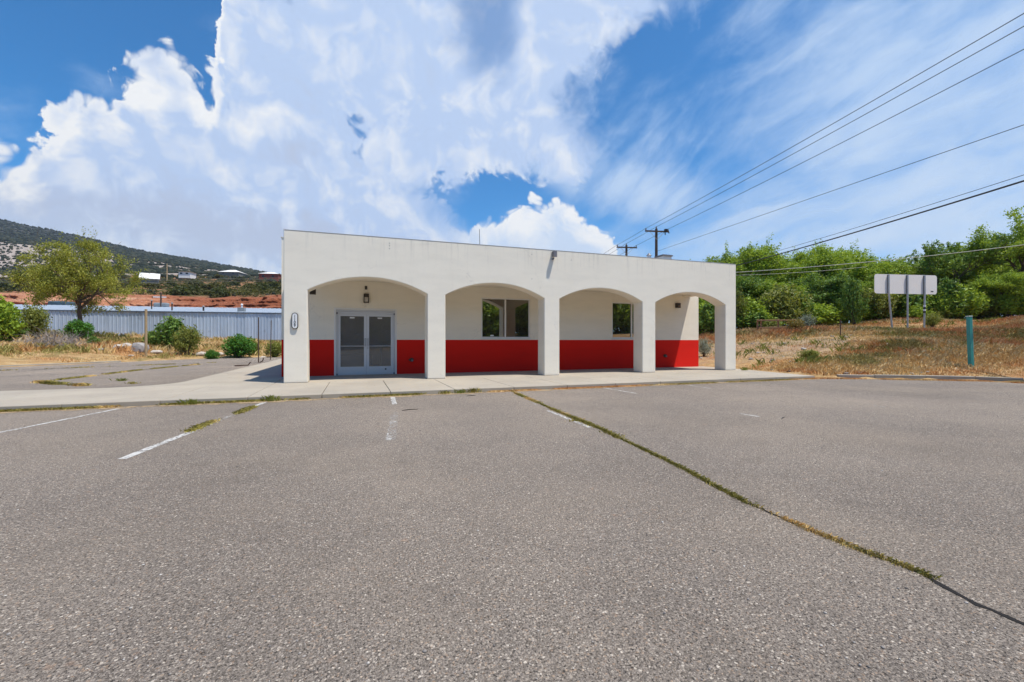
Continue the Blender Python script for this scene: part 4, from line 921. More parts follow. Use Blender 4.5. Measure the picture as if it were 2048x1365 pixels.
TREES = {
    'a': tree_meshes('elm', 11, 10.5, 2.6, 8.5, 0.26, 32000, 0.118, leaf_green, bark, 1.0, 9),
    'b': tree_meshes('elm', 12, 10.0, 2.0, 8.0, 0.24, 32000, 0.118, leaf_green, bark, 0.95, 10),
    'c': tree_meshes('elm', 13, 9.0, 1.6, 7.5, 0.22, 26000, 0.128, leaf_dark, bark, 0.95, 9),
    'd': tree_meshes('locust', 14, 11.5, 4.2, 7.0, 0.15, 3600, 0.140, leaf_dark, bark, 0.65, 6, 2, 0.55),
    'e': tree_meshes('locust', 15, 13.0, 3.5, 9.0, 0.25, 19000, 0.118, leaf_green, bark, 0.85, 8, 2, 0.6)}
def tree_at(key, px, D, ytop, rz, label, sxy=1.0, name='leafy_tree', group='trees along the grass bank'):
    hgt = {'a': 10.5, 'b': 10.0, 'c': 9.0, 'd': 11.5, 'e': 13.0}[key]
    p = at(px, 600, D); z0 = tz(p.x, p.y); zt = H + (CY - ytop) / F * D; s = (zt - z0) / (hgt + 0.5)
    return put_tree(name, TREES[key], p.x, p.y, s * sxy, rz, label, 'tree', group, s)
RT = [  # kind, column, distance, crown top row, turn, label
    ('b', 1405, 52, 532, 0.3, 'tree whose crown just peeks over the top of the parapet', 1.0),
    ('a', 1462, 50, 506, 1.1, 'leafy tree rising right behind the end of the white parapet', 0.95),
    ('a', 1512, 47, 492, 2.6, 'tall light green tree next to the building crossed by the thick cable', 0.95),
    ('c', 1440, 42, 534, 0.9, 'dark tree seen through and beside the end arch', 1.1),
    ('b', 1582, 48, 488, 4.0, 'full rounded green tree standing behind the wooden rail', 0.9),
    ('b', 1535, 41, 545, 5.2, 'lower tree directly behind the wooden rail', 1.05),
    ('a', 1648, 48, 494, 5.1, 'tree behind the grey sagebrush with a domed crown', 0.85),
    ('b', 1705, 46, 503, 0.2, 'light green tree between the sagebrush and the sign', 0.9),
    ('c', 1640, 41, 538, 1.9, 'shadowy low tree over the grey sagebrush', 1.05),
    ('b', 1770, 46, 513, 2.0, 'tree directly behind the blank sign board', 0.95),
    ('a', 1735, 40, 562, 3.0, 'low tree left of the sign posts', 1.1),
    ('a', 1838, 47, 510, 3.3, 'broad flat topped tree behind the right edge of the sign', 0.9),
    ('d', 1872, 44, 476, 0.6, 'thin sparse tree just above the right end of the sign', 0.9),
    ('d', 1918, 42, 462, 2.2, 'tallest sparse tree with open branches against the sky', 1.0),
    ('c', 1850, 40, 566, 4.4, 'dark low tree behind the sign posts', 1.1),
    ('b', 1960, 44, 500, 5.0, 'bushy tree behind the teal post', 0.95),
    ('b', 1925, 38, 580, 0.4, 'low light tree behind the teal post', 1.1),
    ('e', 2045, 40, 398, 1.2, 'tallest full tree at the right edge of the picture', 0.95),
    ('a', 2010, 37, 545, 2.7, 'low spreading tree at the foot of the tallest edge tree', 1.15),
    ('b', 1545, 56, 498, 0.8, 'tree filling the gap behind the two domed trees by the rail', 1.1),
    ('a', 1675, 56, 502, 2.8, 'farther tree showing between the domed tree and the sign', 1.1),
    ('b', 1805, 55, 520, 1.7, 'farther tree showing above the middle of the sign', 1.1),
    ('a', 1985, 54, 478, 0.5, 'farther tree showing left of the tallest edge tree', 1.1),
    ('b', 2130, 42, 450, 2.9, 'tree beyond the tall edge tree', 1.0),
    ('c', 2110, 36, 560, 1.0, 'low dark tree beyond the tall edge tree', 1.1)]
for k, px, D, yt, rz, lb, sx in RT: tree_at(k, px, D, yt, rz, lb, sx * (1.0 if k in 'de' else 1.2))

def bush_meshes(key, seed, w, h, n, leaf, mat, bmat=bark, dense=0.62, lobes=9, up=0.3):
    rng = np.random.default_rng(seed); m = MB()
    for i in range(9):
        a = rng.uniform(0, 6.28); r = rng.uniform(0.1, 0.42) * w; top = Vector((math.cos(a) * r, math.sin(a) * r, h * rng.uniform(0.5, 0.85)))
        m.tube([Vector((math.cos(a) * 0.05, math.sin(a) * 0.05, -0.1)), Vector((top.x * 0.45, top.y * 0.45, top.z * 0.55)), top], [0.022 * w + 0.008, 0.014 * w, 0.006], 5, cap=False)
    cs = []
    for i in range(lobes):
        a = rng.uniform(0, 6.28); r = rng.uniform(0, 0.32) * w; zz = rng.uniform(0.30, 0.72) * h; cs.append((math.cos(a) * r, math.sin(a) * r, zz, rng.uniform(0.18, 0.30) * w, rng.uniform(0.20, 0.34) * h))
    cs = np.array(cs); idx = rng.integers(0, lobes, n); u = rng.normal(size=(n, 3)); u /= np.linalg.norm(u, axis=1)[:, None]; rr = dense + (1.12 - dense) * rng.uniform(0, 1, n) ** 0.7
    P = cs[idx, :3] + u * rr[:, None] * np.stack([cs[idx, 3], cs[idx, 3], cs[idx, 4]], 1); P[:, 2] = np.abs(P[:, 2] - 0.03) + 0.03
    ns = 26; per = max(8, n // 90); a = rng.uniform(0, 6.28, ns); e = rng.uniform(0.25, 1.35, ns); L = rng.uniform(0.42, 0.72, ns); t = rng.uniform(0.55, 1.0, (ns, per))
    sx = np.cos(a) * np.cos(e) * L * w; sy = np.sin(a) * np.cos(e) * L * w; sz_ = np.sin(e) * L * h * 1.35 + 0.15 * h
    SP = np.stack([sx[:, None] * t, sy[:, None] * t, sz_[:, None] * t - 0.10 * h * (t - 0.55) ** 2], -1).reshape(-1, 3) + rng.normal(0, 0.03 * w, (ns * per, 3)); SP[:, 2] = np.maximum(SP[:, 2], 0.02); P = np.concatenate([P, SP])
    n = len(P)
    return m.mesh(key + '_branches', bmat), leafy(key + '_foliage', P, np.full(n, leaf), mat, seed + 1, up)
BP = ('branches', 'foliage')
def bush_at(ms, px, D, w, s, label, name='bush', cat='bush', group=None, rz=0.0, sz=None, dz=0.0):
    p = at(px, 700, D); return put_tree(name, ms, p.x, p.y, s, rz, label, cat, group, sz, BP, dz)
B1 = bush_meshes('shrub', 31, 2.0, 2.0, 4200, 0.075, leaf_green, lobes=12); B2 = bush_meshes('shrub', 32, 2.0, 2.0, 4200, 0.075, leaf_vivid, lobes=14)
B3 = bush_meshes('shrub', 33, 2.0, 2.0, 2600, 0.070, leaf_olive, dense=0.4, lobes=12); B4 = bush_meshes('shrub', 34, 2.0, 2.0, 3600, 0.085, leaf_dark, lobes=12)
B5 = bush_meshes('shrub', 35, 2.0, 2.0, 3600, 0.045, leaf_grey, dense=0.5, lobes=12); B6 = bush_meshes('shrub', 36, 1.4, 1.6, 2200, 0.05, leaf_gold, dense=0.2, lobes=9)
# undergrowth at the foot of the trees
rr = random.Random(5)
for i in range(54):
    px = 1395 + (i % 30) * 24 + rr.uniform(-9, 9) + (0 if i < 30 else 14); D = rr.uniform(35, 39.5) if i < 30 else rr.uniform(41, 46)
    bush_at((B1, B4, B1, B3)[i % 4], px, D, 2, rr.uniform(0.7, 1.9), 'leafy shrub in the undergrowth ' + ('just past the end column of the arcade' if px < 1500 else 'behind the wooden rail' if px < 1620 else 'between the wooden rail and the sign' if px < 1745 else 'behind the sign posts' if px < 1880 else 'behind the teal post' if px < 1985 else 'at the right edge under the tallest tree'), 'shrub', 'shrub', 'undergrowth at the foot of the trees', rr.uniform(0, 6), rr.uniform(0.55, 2.0))

# left side: one spreading tree, bushes, brush
LTREE = tree_meshes('elm', 41, 8.6, 2.3, 9.6, 0.24, 36000, 0.082, leaf_spring, bark, 0.85, 12, 2, 0.62, 0.25)
p = at(162, 690, 37.0); s_ = (H + (CY - 478) / F * 37.0 - tz(p.x, p.y)) / 8.9
put_tree('spreading_tree', LTREE, p.x, p.y, s_ * 0.76, 0.5, 'spreading olive green tree with bare lower trunk before the metal building', 'tree', None, s_ * 0.95)
bush_at(B1, -2, 29.0, 2, 1.15, 'large light green shrub cut by the left edge of the picture', rz=0.4, sz=1.45)
bush_at(B4, 22, 30.0, 2, 0.7, 'dark lower bush next to the large shrub at the left edge', rz=2.4)
bush_at(B3, 68, 31.5, 2, 0.95, 'thin grey green bush behind the dry brush', rz=1.1, sz=1.3)
bush_at(B2, 157, 33.5, 2, 0.85, 'small bright green bush at the foot of the spreading tree', rz=0.9, sz=0.85)
bush_at(B4, 186, 31.0, 2, 0.36, 'small dark round bush to the right of the spreading tree', rz=0.2)
bush_at(B4, 352, 34.0, 2, 1.22, 'large dark green bush to the right of the wooden post', rz=1.9, sz=1.3)
bush_at(B3, 374, 32.5, 2, 0.92, 'olive yellow bush growing in front of the large dark bush', rz=2.9, sz=1.15)
bush_at(B2, 478, 33.5, 2, 1.05, 'round bright green bush in front of the metal wall', rz=0.1, sz=0.95)
bush_at(B2, 425, 31.5, 2, 0.48, 'low bright green weed clump at the edge of the side lot', rz=2.0, sz=0.40)
bush_at(B4, 306, 34.5, 2, 0.55, 'dark weed bush just right of the wooden post', rz=2.2, sz=0.6)
bush_at(B3, 548, 35.0, 2, 0.8, 'brown green weeds beside the corner of the white building', rz=1.2, sz=0.75)
bush_at(B3, 508, 35.5, 2, 0.6, 'yellow green weeds to the right of the round bush', rz=3.2, sz=0.55)
# right side plants
bush_at(B5, 1612, 30.0, 2, 0.72, 'pale grey blue sagebrush on the bank beside the wooden rail', 'sagebrush', 'sagebrush', None, 0.3, 0.62)
bush_at(B6, 1588, 29.0, 2, 0.85, 'tan dry weed clump left of the grey sagebrush', 'dry_bush', 'dry bush', None, 1.3, 0.7)
bush_at(B5, 1408, 24.0, 2, 0.5, 'grey green plant seen through the end arch', 'sagebrush', 'sagebrush', None, 0.9, 0.55)
bush_at(B3, 1618, 18.5, 2, 0.42, 'low green weed patch on the bank near the end of the walk', 'weed_clump', 'weed', None, 0.9, 0.22)
bush_at(B3, 1545, 33.0, 2, 0.75, 'yellow green weeds under the wooden rail', 'weed_clump', 'weed', None, 2.9, 0.55)
bush_at(B3, 1865, 27.5, 2, 0.5, 'yellow green weeds at the foot of the striped sign post', 'weed_clump', 'weed', None, 2.2, 0.5)

# dry brush pile: bare grey twigs
def brush(name, px, D, w, h, n, label, seed):
    rng = np.random.default_rng(seed); p = at(px, 700, D); o = tag(empty(name, (p.x, p.y, tz(p.x, p.y))), label, 'brush'); m = MB()
    for i in range(n):
        b = Vector((rng.uniform(-w, w) * 0.8, rng.uniform(-0.6, 0.6), 0)); d = Vector((rng.normal(0, 0.7), rng.normal(0, 0.5), rng.uniform(0.4, 1.2))).normalized() * h * rng.uniform(0.4, 1.0) * (1 - 0.5 * abs(b.x) / w)
        q = b + d * 0.5 + Vector(rng.normal(0, 0.06, 3)); e = b + d + Vector(rng.normal(0, 0.10, 3)); m.tube([b, q, e], [0.016, 0.011, 0.004], 4, cap=False)
        for _ in range(3): 
            s = b.lerp(e, rng.uniform(0.3, 0.9)); m.tube([s, s + Vector(rng.normal(0, 0.22, 3)) * h], [0.008, 0.003], 3, cap=False)
    m.build('twigs', twig_grey, o); return o
brush('dry_brush', 112, 28.5, 1.5, 1.75, 150, 'grey bare dry brush heap at the left edge of the side lot', 51)
brush('dry_brush', 60, 27.5, 1.3, 0.7, 80, 'low flattened dry twigs in front of the left edge bushes', 52)

# ------------------------------------------------------------------ rocks on the left bank
def rock(px, D, s, mat, label, seed, fl=0.6):
    rng = np.random.default_rng(seed); bm = bmesh.new(); bmesh.ops.create_icosphere(bm, subdivisions=2, radius=1.0)
    dirs = rng.normal(size=(7, 3)); dirs /= np.linalg.norm(dirs, axis=1)[:, None]; cut = rng.uniform(0.55, 0.85, 7)
    for v in bm.verts:
        c = np.array(v.co)
        for d, k in zip(dirs, cut):
            e = c @ d
            if e > k: c = c - d * (e - k)
        v.co = Vector(c + rng.normal(0, 0.02, 3)) * s; v.co.z *= fl
    me = bpy.data.meshes.new('rock'); bm.to_mesh(me); bm.free(); me.materials.append(mat); p = at(px, 700, D)
    tag(link('rock', me, None, (p.x, p.y, tz(p.x, p.y) + s * fl * 0.45)), label, 'rock', 'rocks on the left bank').rotation_euler = (0, 0, seed)
rock(277, 30.5, 0.62, rockmat, 'largest grey boulder just left of the wooden post', 1, 0.75)
rock(254, 31.0, 0.45, rockpale, 'pale boulder left of the largest grey boulder', 2)
rock(236, 30.0, 0.40, rockpale, 'speckled pale rock nearest the spreading tree', 3)
rock(312, 31.0, 0.40, rockpale, 'pale rock between the wooden post and the large bush', 4, 0.5)
rock(402, 33.0, 0.42, rockpale, 'pale rock right of the olive yellow bush', 5, 0.55)
rock(443, 34.0, 0.34, rockpale, 'small pale rock left of the round green bush', 6, 0.5)
rock(525, 34.5, 0.36, rockpale, 'pale rock between the two thin metal posts', 7, 0.5)
rock(205, 29.0, 0.25, rockmat, 'small grey rock by the lot edge near the dry brush', 8, 0.5)
rock(262, 28.8, 0.16, rockpale, 'smallest white stone at the lot edge before the boulders', 9, 0.5)

# ------------------------------------------------------------------ posts
def post(name, px, ytop, ybase, D, r, mat, label, n=10, cat='post', tilt=0.0, z=None):
    p = at(px, 700, D); zb = tz(p.x, p.y) if z is None else z; top = H + (CY - ytop) / F * D
    o = tag(empty(name, (p.x, p.y, zb)), label, cat); o.rotation_euler = (0, tilt, -YAW)
    MB().tube([(0, 0, -0.3), (0, 0, (top - zb) * 0.5), (0, 0, top - zb)], [r, r * 0.97, r * 0.93], n).build('shaft', mat, o, smooth_=True); return o, top - zb
post('wooden_post', 292, 619, 720, 29.5, 0.080, post_wood, 'weathered yellowish wooden post at the edge of the side lot')
po, ph = post('metal_post', 517, 635, 730, 26.2, 0.035, rust_metal, 'nearer thin rusty metal post beside the side walk', 6, z=-0.1); MB().tube([(0.05, 0, 0.0), (0.25, 0, 0.10), (0.30, 0, 0.28)], 0.03, 6).build('bent_tie', rust_metal, po)
post('metal_post', 541, 641, 724, 30.0, 0.03, rust_metal, 'farther thin rusty metal post beside the side walk', 6, tilt=0.02, z=-0.1)
p = at(492, 740, 22.5); o = tag(empty('scrap_bracket', (p.x, p.y, AZ + 0.01)), 'small rusty bent scrap lying at the edge of the side lot', 'scrap'); MB().tube([(-0.4, 0, 0.03), (0.1, 0, 0.04), (0.2, 0, 0.2)], 0.03, 6).build('bar', rust_metal, o); MB().box(-0.5, -0.2, -0.06, 0.06, 0.0, 0.05).build('foot', rust_metal, o)

# teal bollard post
p = at(1942, 738, 15.6); zb = tz(p.x, p.y); o = tag(empty('teal_post', (p.x, p.y, zb)), 'leaning square teal painted post on the grass bank', 'post'); o.rotation_euler = (0.0, math.radians(-2.3), -YAW)
ht = H + (CY - 634) / F * 15.6 - zb
MB().box(-0.058, 0.058, -0.06, 0.06, -0.3, ht).build('shaft', teal, o, bevel=0.012); MB().box(-0.066, 0.066, -0.068, 0.068, ht + 0.001, ht + 0.035).build('cap', teal_cap, o, bevel=0.006)
MB().box(0.0585, 0.063, -0.058, 0.058, 0.02, ht - 0.01).build('pale_face', teal_cap, o)  # pale sheet over the right face of the post only

# blank-backed road sign on three posts
SD = 25.5
b0, b1 = at(1751, 548, SD), at(1876, 547, SD + 0.6); zt, zb_ = b0.z, at(1751, 587, SD).z
o = tag(empty('road_sign', (b0.x, b0.y, tz(b0.x, b0.y))), 'wide blank white back of a road sign on three thin posts', 'sign')
ang = math.atan2(b1.y - b0.y, b1.x - b0.x); o.rotation_euler = (0, 0, ang); Lw = math.hypot(b1.x - b0.x, b1.y - b0.y); g0 = tz(b0.x, b0.y)
def rrect(x0, x1, z0, z1, r, n=6):
    pts = []
    for cx, cz, a0 in ((x1 - r, z0 + r, -math.pi / 2), (x1 - r, z1 - r, 0), (x0 + r, z1 - r, math.pi / 2), (x0 + r, z0 + r, math.pi)): pts += [(cx + r * math.cos(a0 + k * math.pi / 2 / n), cz + r * math.sin(a0 + k * math.pi / 2 / n)) for k in range(n + 1)]
    return pts
MB().prism_y(rrect(0, Lw, zb_ - g0, zt - g0, 0.16), 0.06, 0.075).build('board', sign_back, o)
MB().box(Lw * 0.90, Lw * 0.94, 0.052, 0.058, zb_ - g0 + 0.15, zb_ - g0 + 0.20).build('maker_label', black, o)
for i, (px, ybase, dxb) in enumerate(((1777, 674, 0.28), (1814.5, 657, 0.0), (1849, 652, -0.05))):
    t = (px - 1751) / 125.0; x = t * Lw; p = at(px + (ybase - 548) * 0.0, 600, SD + 0.6 * t); bx = x + dxb; wx = b0.x + math.cos(ang) * bx; wy = b0.y + math.sin(ang) * bx; zz = tz(wx, wy) - g0
    MB().tube([(bx, 0, zz - 0.3), (x, 0, zb_ - g0), (x, 0, zt - g0 - 0.03)], 0.045, 8).build('sign_post', galv, o)
    MB().box(x - 0.038, x + 0.038, 0.045, 0.056, zb_ - g0 + 0.02, zt - g0 - 0.02).build('stiffener', grey_metal, o)
    if i == 2:
        for k, (c, z_) in enumerate(((white_paint, 0.62), (black, 0.50), (white_paint, 0.38), (black, 0.26))): MB().tube([(x - 0.02, 0, zz + 0.75 + z_), (x - 0.02, 0, zz + 0.85 + z_)], 0.062, 8).build('stripe_band', c, o)
    
# wooden guard rail
p0 = at(1516, 640, 30.5); p1 = at(1592, 636, 30.0); g0 = tz(p0.x, p0.y); o = tag(empty('guard_rail', (p0.x, p0.y, g0)), 'low brown two bar wooden rail before the undergrowth', 'rail')
ang = math.atan2(p1.y - p0.y, p1.x - p0.x); o.rotation_euler = (0, 0, ang); Lw = math.hypot(p1.x - p0.x, p1.y - p0.y); hz = p0.z - g0
MB().box(0, Lw, -0.04, 0.04, hz - 0.10, hz).build('top_rail', rail_wood, o, bevel=0.01); MB().box(0.05, Lw, -0.04, 0.04, hz - 0.62, hz - 0.52).build('lower_rail', rail_wood, o, bevel=0.01)
for xx in (0.0, 0.22, Lw * 0.55, Lw - 0.05): MB().box(xx - 0.05, xx + 0.05, 0.042, 0.14, -0.7, hz + 0.03).build('rail_post', rail_wood, o, bevel=0.01)
p = at(1681, 690, 24.0); g0 = tz(p.x, p.y); o = tag(empty('survey_stake', (p.x, p.y, g0)), 'thin dark stake standing in the dry grass left of the sign', 'stake'); MB().tube([(0, 0, -0.2), (0, 0, H + (CY - 640) / F * 24 - g0)], 0.028, 6).build('shaft', rust_metal, o)
p = at(1537, 668, 30.0); rock_o = None

# ------------------------------------------------------------------ long metal building on the left
WA, WB = Vector(w2(-64.0, 37.4)), Vector(w2(-24.3, 46.3)); wl = int((WB - WA).length / 0.95) * 0.95 + 0.95; wang = math.atan2(WB.y - WA.y, WB.x - WA.x)
mw = tag(empty('metal_building', (WA.x, WA.y, 0), wang), 'long low pale blue corrugated metal building behind the side lot', 'building')
EAVE, BASE = 4.18, 1.35
PWd = 0.95; npn = int(wl / PWd) + 1
m = MB(); m.v = []
prof = []
for k in range(3):
    x = k * PWd / 3; prof += [(x, 0.0), (x + 0.20, 0.0), (x + 0.235, -0.035), (x + 0.282, -0.035)]
prof.append((PWd - 0.004, 0.0))
m.add([(x, y, BASE) for x, y in prof] + [(x, y, EAVE - 0.09) for x, y in prof], [(i, i + 1, len(prof) + i + 1, len(prof) + i) for i in range(len(prof) - 1)])
pm = m.mesh('wall_panel', panelmat)
for i in range(npn): link('wall_panel', pm, mw, (i * PWd, 0.01 * math.sin(i * 1.7), 0.02 * math.sin(i * 0.9)))
MB().box(-0.1, wl + 0.15, -0.10, 0.06, EAVE - 0.088, EAVE + 0.02).build('gutter', m_plain('gutter_blue', (0.10, 0.13, 0.18), 0.5), mw)
MB().box(0, wl, -0.05, 0.1, BASE - 0.6, BASE - 0.003).build('foundation', concrete, mw)
RR = 17.0; rh = 1.6
nr = int(wl / 2.4); m = MB(); m.add([(0, 0, 0.0), (2.39, 0, 0.0), (2.39, RR, rh), (0, RR, rh)], [(0, 1, 2, 3)])
for k in range(4): m.add([(k * 0.6, 0, 0.002), (k * 0.6 + 0.03, 0, 0.04), (k * 0.6 + 0.06, 0, 0.002), (k * 0.6, RR, rh + 0.002), (k * 0.6 + 0.03, RR, rh + 0.04), (k * 0.6 + 0.06, RR, rh + 0.002)], [(0, 1, 4, 3), (1, 2, 5, 4)])
rm = m.mesh('roof_sheet', roofmat)
for i in range(nr): link('roof_sheet', rm, mw, (i * 2.4 + 0.2, 0.05, EAVE + 0.03))
m = MB(); m.add([(wl, 0.05, BASE - 0.5), (wl, RR, BASE - 0.5), (wl, RR, EAVE + rh), (wl, 0.05, EAVE)], [(0, 1, 2, 3)]); m.add([(0, RR, 0), (wl, RR, 0), (wl, RR, EAVE + rh), (0, RR, EAVE + rh)], [(0, 1, 2, 3)]); m.build('end_wall', panelmat, mw)
def onroof(px, f):                                    # local x,y on the roof at a photo column
    for _ in range(1):
        best = None
        for k in range(400):
            x = wl * k / 400; w_ = Vector((WA.x + math.cos(wang) * x - math.sin(wang) * f * RR, WA.y + math.sin(wang) * x + math.cos(wang) * f * RR))
            lat = w_.x * CS - w_.y * SN; dep = w_.x * SN + w_.y * CS; q = CX + F * lat / dep
            if best is None or abs(q - px) < best[0]: best = (abs(q - px), x)
    return best[1], f * RR, EAVE + 0.03 + rh * f
for px, f, hh, r, mt in ((303, 0.30, 0.95, 0.06, dark_metal), (344, 0.10, 0.75, 0.07, rust_metal), (406, 0.15, 0.45, 0.09, dark_metal), (484, 0.9, 0.5, 0.10, white_paint)):
    x, y, z = onroof(px, f); MB().tube([(x, y, z - 0.05), (x, y, z + hh)], r, 8).build('flue_pipe', mt, mw); MB().tube([(x, y, z + hh), (x, y, z + hh + 0.12)], [r * 1.9, r * 0.6], 8).build('flue_cap', grey_metal if f < 0.5 else white_paint, mw)
x, y, z = onroof(484, 0.12); MB().box(x - 0.32, x + 0.32, y - 0.3, y + 0.3, z - 0.05, z + 0.42).build('cooler_unit', m_plain('cooler', (0.25, 0.27, 0.28), 0.6), mw, bevel=0.02)
x, y, z = onroof(322, 0.95); MB().box(x - 0.7, x + 0.9, y - 0.4, y + 0.4, z - 0.05, z + 0.55).build('cooler_unit', m_plain('cooler', (0.25, 0.27, 0.28), 0.6), mw, bevel=0.15)
x, y, z = onroof(322, 0.93); MB().tube([(x, y, z), (x, y, z + 1.9)], 0.10, 8).build('flue_pipe', rust_metal, mw); MB().box(x - 0.9, x + 0.6, y - 0.03, y + 0.03, z + 1.25, z + 1.38).build('cross_bar', far_white, mw)
# blue tarped load and white trailer seen over the eave
p = at(124, 619, 62.0); o = tag(empty('tarped_load', (p.x, p.y, 2.6)), 'dark blue tarped load rising behind the metal roof left of the tree', 'load'); o.rotation_euler = (0, 0, wang); z1 = H + (CY - 603.5) / F * 62 - 2.6
MB().box(-1.15, 1.15, -0.9, 0.9, 0, z1).build('tarp', bluebox, o, bevel=0.18); MB().box(-1.5, -1.18, -0.8, 0.8, 0, z1 - 0.3).build('red_end', brick_red, o, bevel=0.05)
p = at(108, 612, 60.0)

# ------------------------------------------------------------------ houses on the slope
def gable(name, px, ybase, D, w, d, wallh, roofh, wmat, rmat, label, rz=0.0, hip=False, dark=True):
    X, Y, Z = hill_z(px, D); p = at(px, ybase, D); z = p.z; o = tag(empty(name, (p.x, p.y, z), -YAW + rz), label, 'house')
    MB().box(-w / 2, w / 2, -d / 2, d / 2, -1.5, wallh).build('wall', wmat, o)
    e = 0.5; a, b = w / 2 + e, d / 2 + e; m = MB()
    if hip: m.add([(-a, -b, wallh), (a, -b, wallh), (a, b, wallh), (-a, b, wallh), (-a * 0.25, 0, wallh + roofh), (a * 0.25, 0, wallh + roofh)], [(0, 1, 5, 4), (2, 3, 4, 5), (1, 2, 5), (3, 0, 4), (0, 3, 2, 1)])
    else: m.add([(-a, -b, wallh), (0, -b, wallh + roofh), (a, -b, wallh), (-a, b, wallh), (0, b, wallh + roofh), (a, b, wallh), (-a, -b, wallh - .2), (a, -b, wallh - .2), (-a, b, wallh - .2), (a, b, wallh - .2)], [(0, 1, 4, 3), (1, 2, 5, 4), (0, 6, 8, 3), (2, 5, 9, 7)])
    m.build('roof', rmat, o)
    if not hip: m = MB(); m.add([(-w / 2, -d / 2 - 0.01, wallh - 0.1), (w / 2, -d / 2 - 0.01, wallh - 0.1), (0, -d / 2 - 0.01, wallh + roofh * 0.92)], [(0, 1, 2)]); m.build('gable_end', wmat, o)
    for k in (-0.28, 0.22): MB().box(w * k - 0.6, w * k + 0.6, -d / 2 - 0.06, -d / 2 - 0.005, wallh * 0.35, wallh * 0.75).build('window', far_glass, o)
    return o
gable('hill_house', 300, 569, 190, 5.2, 6.0, 2.2, 2.6, far_grey, far_white, 'grey gabled house with bright white roof on the slope above the red bluff', -0.95)
gable('hill_house', 375, 553, 260, 6.0, 7.0, 2.2, 0.35, far_white, far_white, 'small flat white house between the gabled house and the hipped roof', 0.2, True)
gable('hill_house', 466, 552, 300, 13.0, 11.0, 1.8, 2.2, far_grey, far_white, 'low house with white hipped roof on the ridge', 0.1, True)
gable('hill_house', 543, 561, 270, 11.0, 9.0, 3.4, 1.6, brick_red, far_white, 'dark red house with pale roof next to the corner of the white building', 0.15, True)
p = at(334, 566, 240); tp = at(334, 528, 240); o = tag(empty('slope_pole', (p.x, p.y, p.z - 1)), 'slender tan pole standing on the slope beside the gabled house', 'utility pole'); MB().tube([(0, 0, 0), (0, 0, tp.z - p.z + 1)], [0.35, 0.22], 6).build('pole_shaft', post_wood, o)
# scrub bushes one can tell apart on the near slope
BJ = bush_meshes('scrub', 61, 2.0, 1.6, 900, 0.17, leaf_scrub, dense=0.55, lobes=10); BK = bush_meshes('scrub', 62, 2.0, 1.7, 900, 0.17, leaf_scrub2, dense=0.55, lobes=10)
rg = random.Random(8)
for i in range(86):
    px = -70 + i * 7.6 + rg.uniform(-6, 6); D = math.exp(rg.uniform(math.log(121), math.log(290))); X, Y, Z = hill_z(np.array([px]), np.array([D])); s = rg.uniform(1.5, 3.2)
    o = tag(empty('scrub_bush', (float(X[0]), float(Y[0]), float(Z[0]) - 0.25 * s), rg.uniform(0, 6)), 'olive scrub bush on the slope above the bluff, ' + ('left of the spreading tree' if px < 90 else 'seen through the spreading tree' if px < 260 else 'below the gabled house' if px < 340 else 'below the small flat house' if px < 420 else 'below the hipped white roof' if px < 505 else 'below the dark red house'), 'bush', 'scrub bushes above the red bluff'); o.scale = (s, s, s * 0.85)
    for pn, me in zip(BP, BJ if rg.random() < 0.55 else BK): link(pn, me, o)

def slope_scrub():
    rng = np.random.default_rng(77); n = 900; px = rng.uniform(-160, 640, n); D = np.exp(rng.uniform(np.log(121), np.log(330), n)); X, Y, Z = hill_z(px, D); k = vnoise(X, Y, 0.06, 41) + rng.normal(0, 0.5, n) > -0.45; X, Y, Z = X[k], Y[k], Z[k]; n = len(X)
    R = rng.uniform(0.9, 2.2, n); per = 60; u = rng.normal(size=(n, per, 3)); u /= np.linalg.norm(u, axis=2)[:, :, None]; u[:, :, 2] = np.abs(u[:, :, 2]) * 0.9
    P = np.stack([X, Y, Z], 1)[:, None, :] + u * (R[:, None] * rng.uniform(0.6, 1.1, (n, per)))[:, :, None]; V, Q = leaf_arrays(P.reshape(-1, 3), np.repeat(R * 0.17, per), rng, 0.4, 0.7)
    tag(link('slope_scrub', np_mesh('slope_scrub', V, Q, leaf_scrub, 4)), 'low olive scrub covering the slope between the red bluff and the houses', 'scrub', kind='stuff')
slope_scrub()

# ------------------------------------------------------------------ grass and weeds
def grass_obj(name, P, h, w, mat, seed, label, lean=0.5):
    rng = np.random.default_rng(seed); V, Q = blade_arrays(P, h, w, rng, lean); o = link(name, np_mesh(name, V, Q, mat, 4)); tag(o, label, 'grass', kind='stuff'); return o
def scatter_bank(n, lat0, lat1, d0, d1, seed, clump=0.5, cond=None):
    rng = np.random.default_rng(seed); D = d0 * (d1 / d0) ** rng.uniform(0, 1, n); u = rng.uniform(lat0, lat1, n); lat = u * D; X = lat * CS + D * SN; Y = D * CS - lat * SN
    k = rng.integers(0, max(1, n // 14), n); cen = np.stack([X, Y], 1)[k]; X = np.where(rng.uniform(size=n) < clump, cen[:, 0] + rng.normal(0, 0.12, n), X); Y = np.where(np.abs(X - cen[:, 0]) < 1e-9, Y, np.where(rng.uniform(size=n) < 2, Y, Y))
    s = lot_dist(X, Y); keep = s > 0.08
    if cond is not None: keep &= cond(X, Y, s, rng)
    X, Y = X[keep], Y[keep]; return np.stack([X, Y, terrain(X, Y) - 0.02], 1), rng
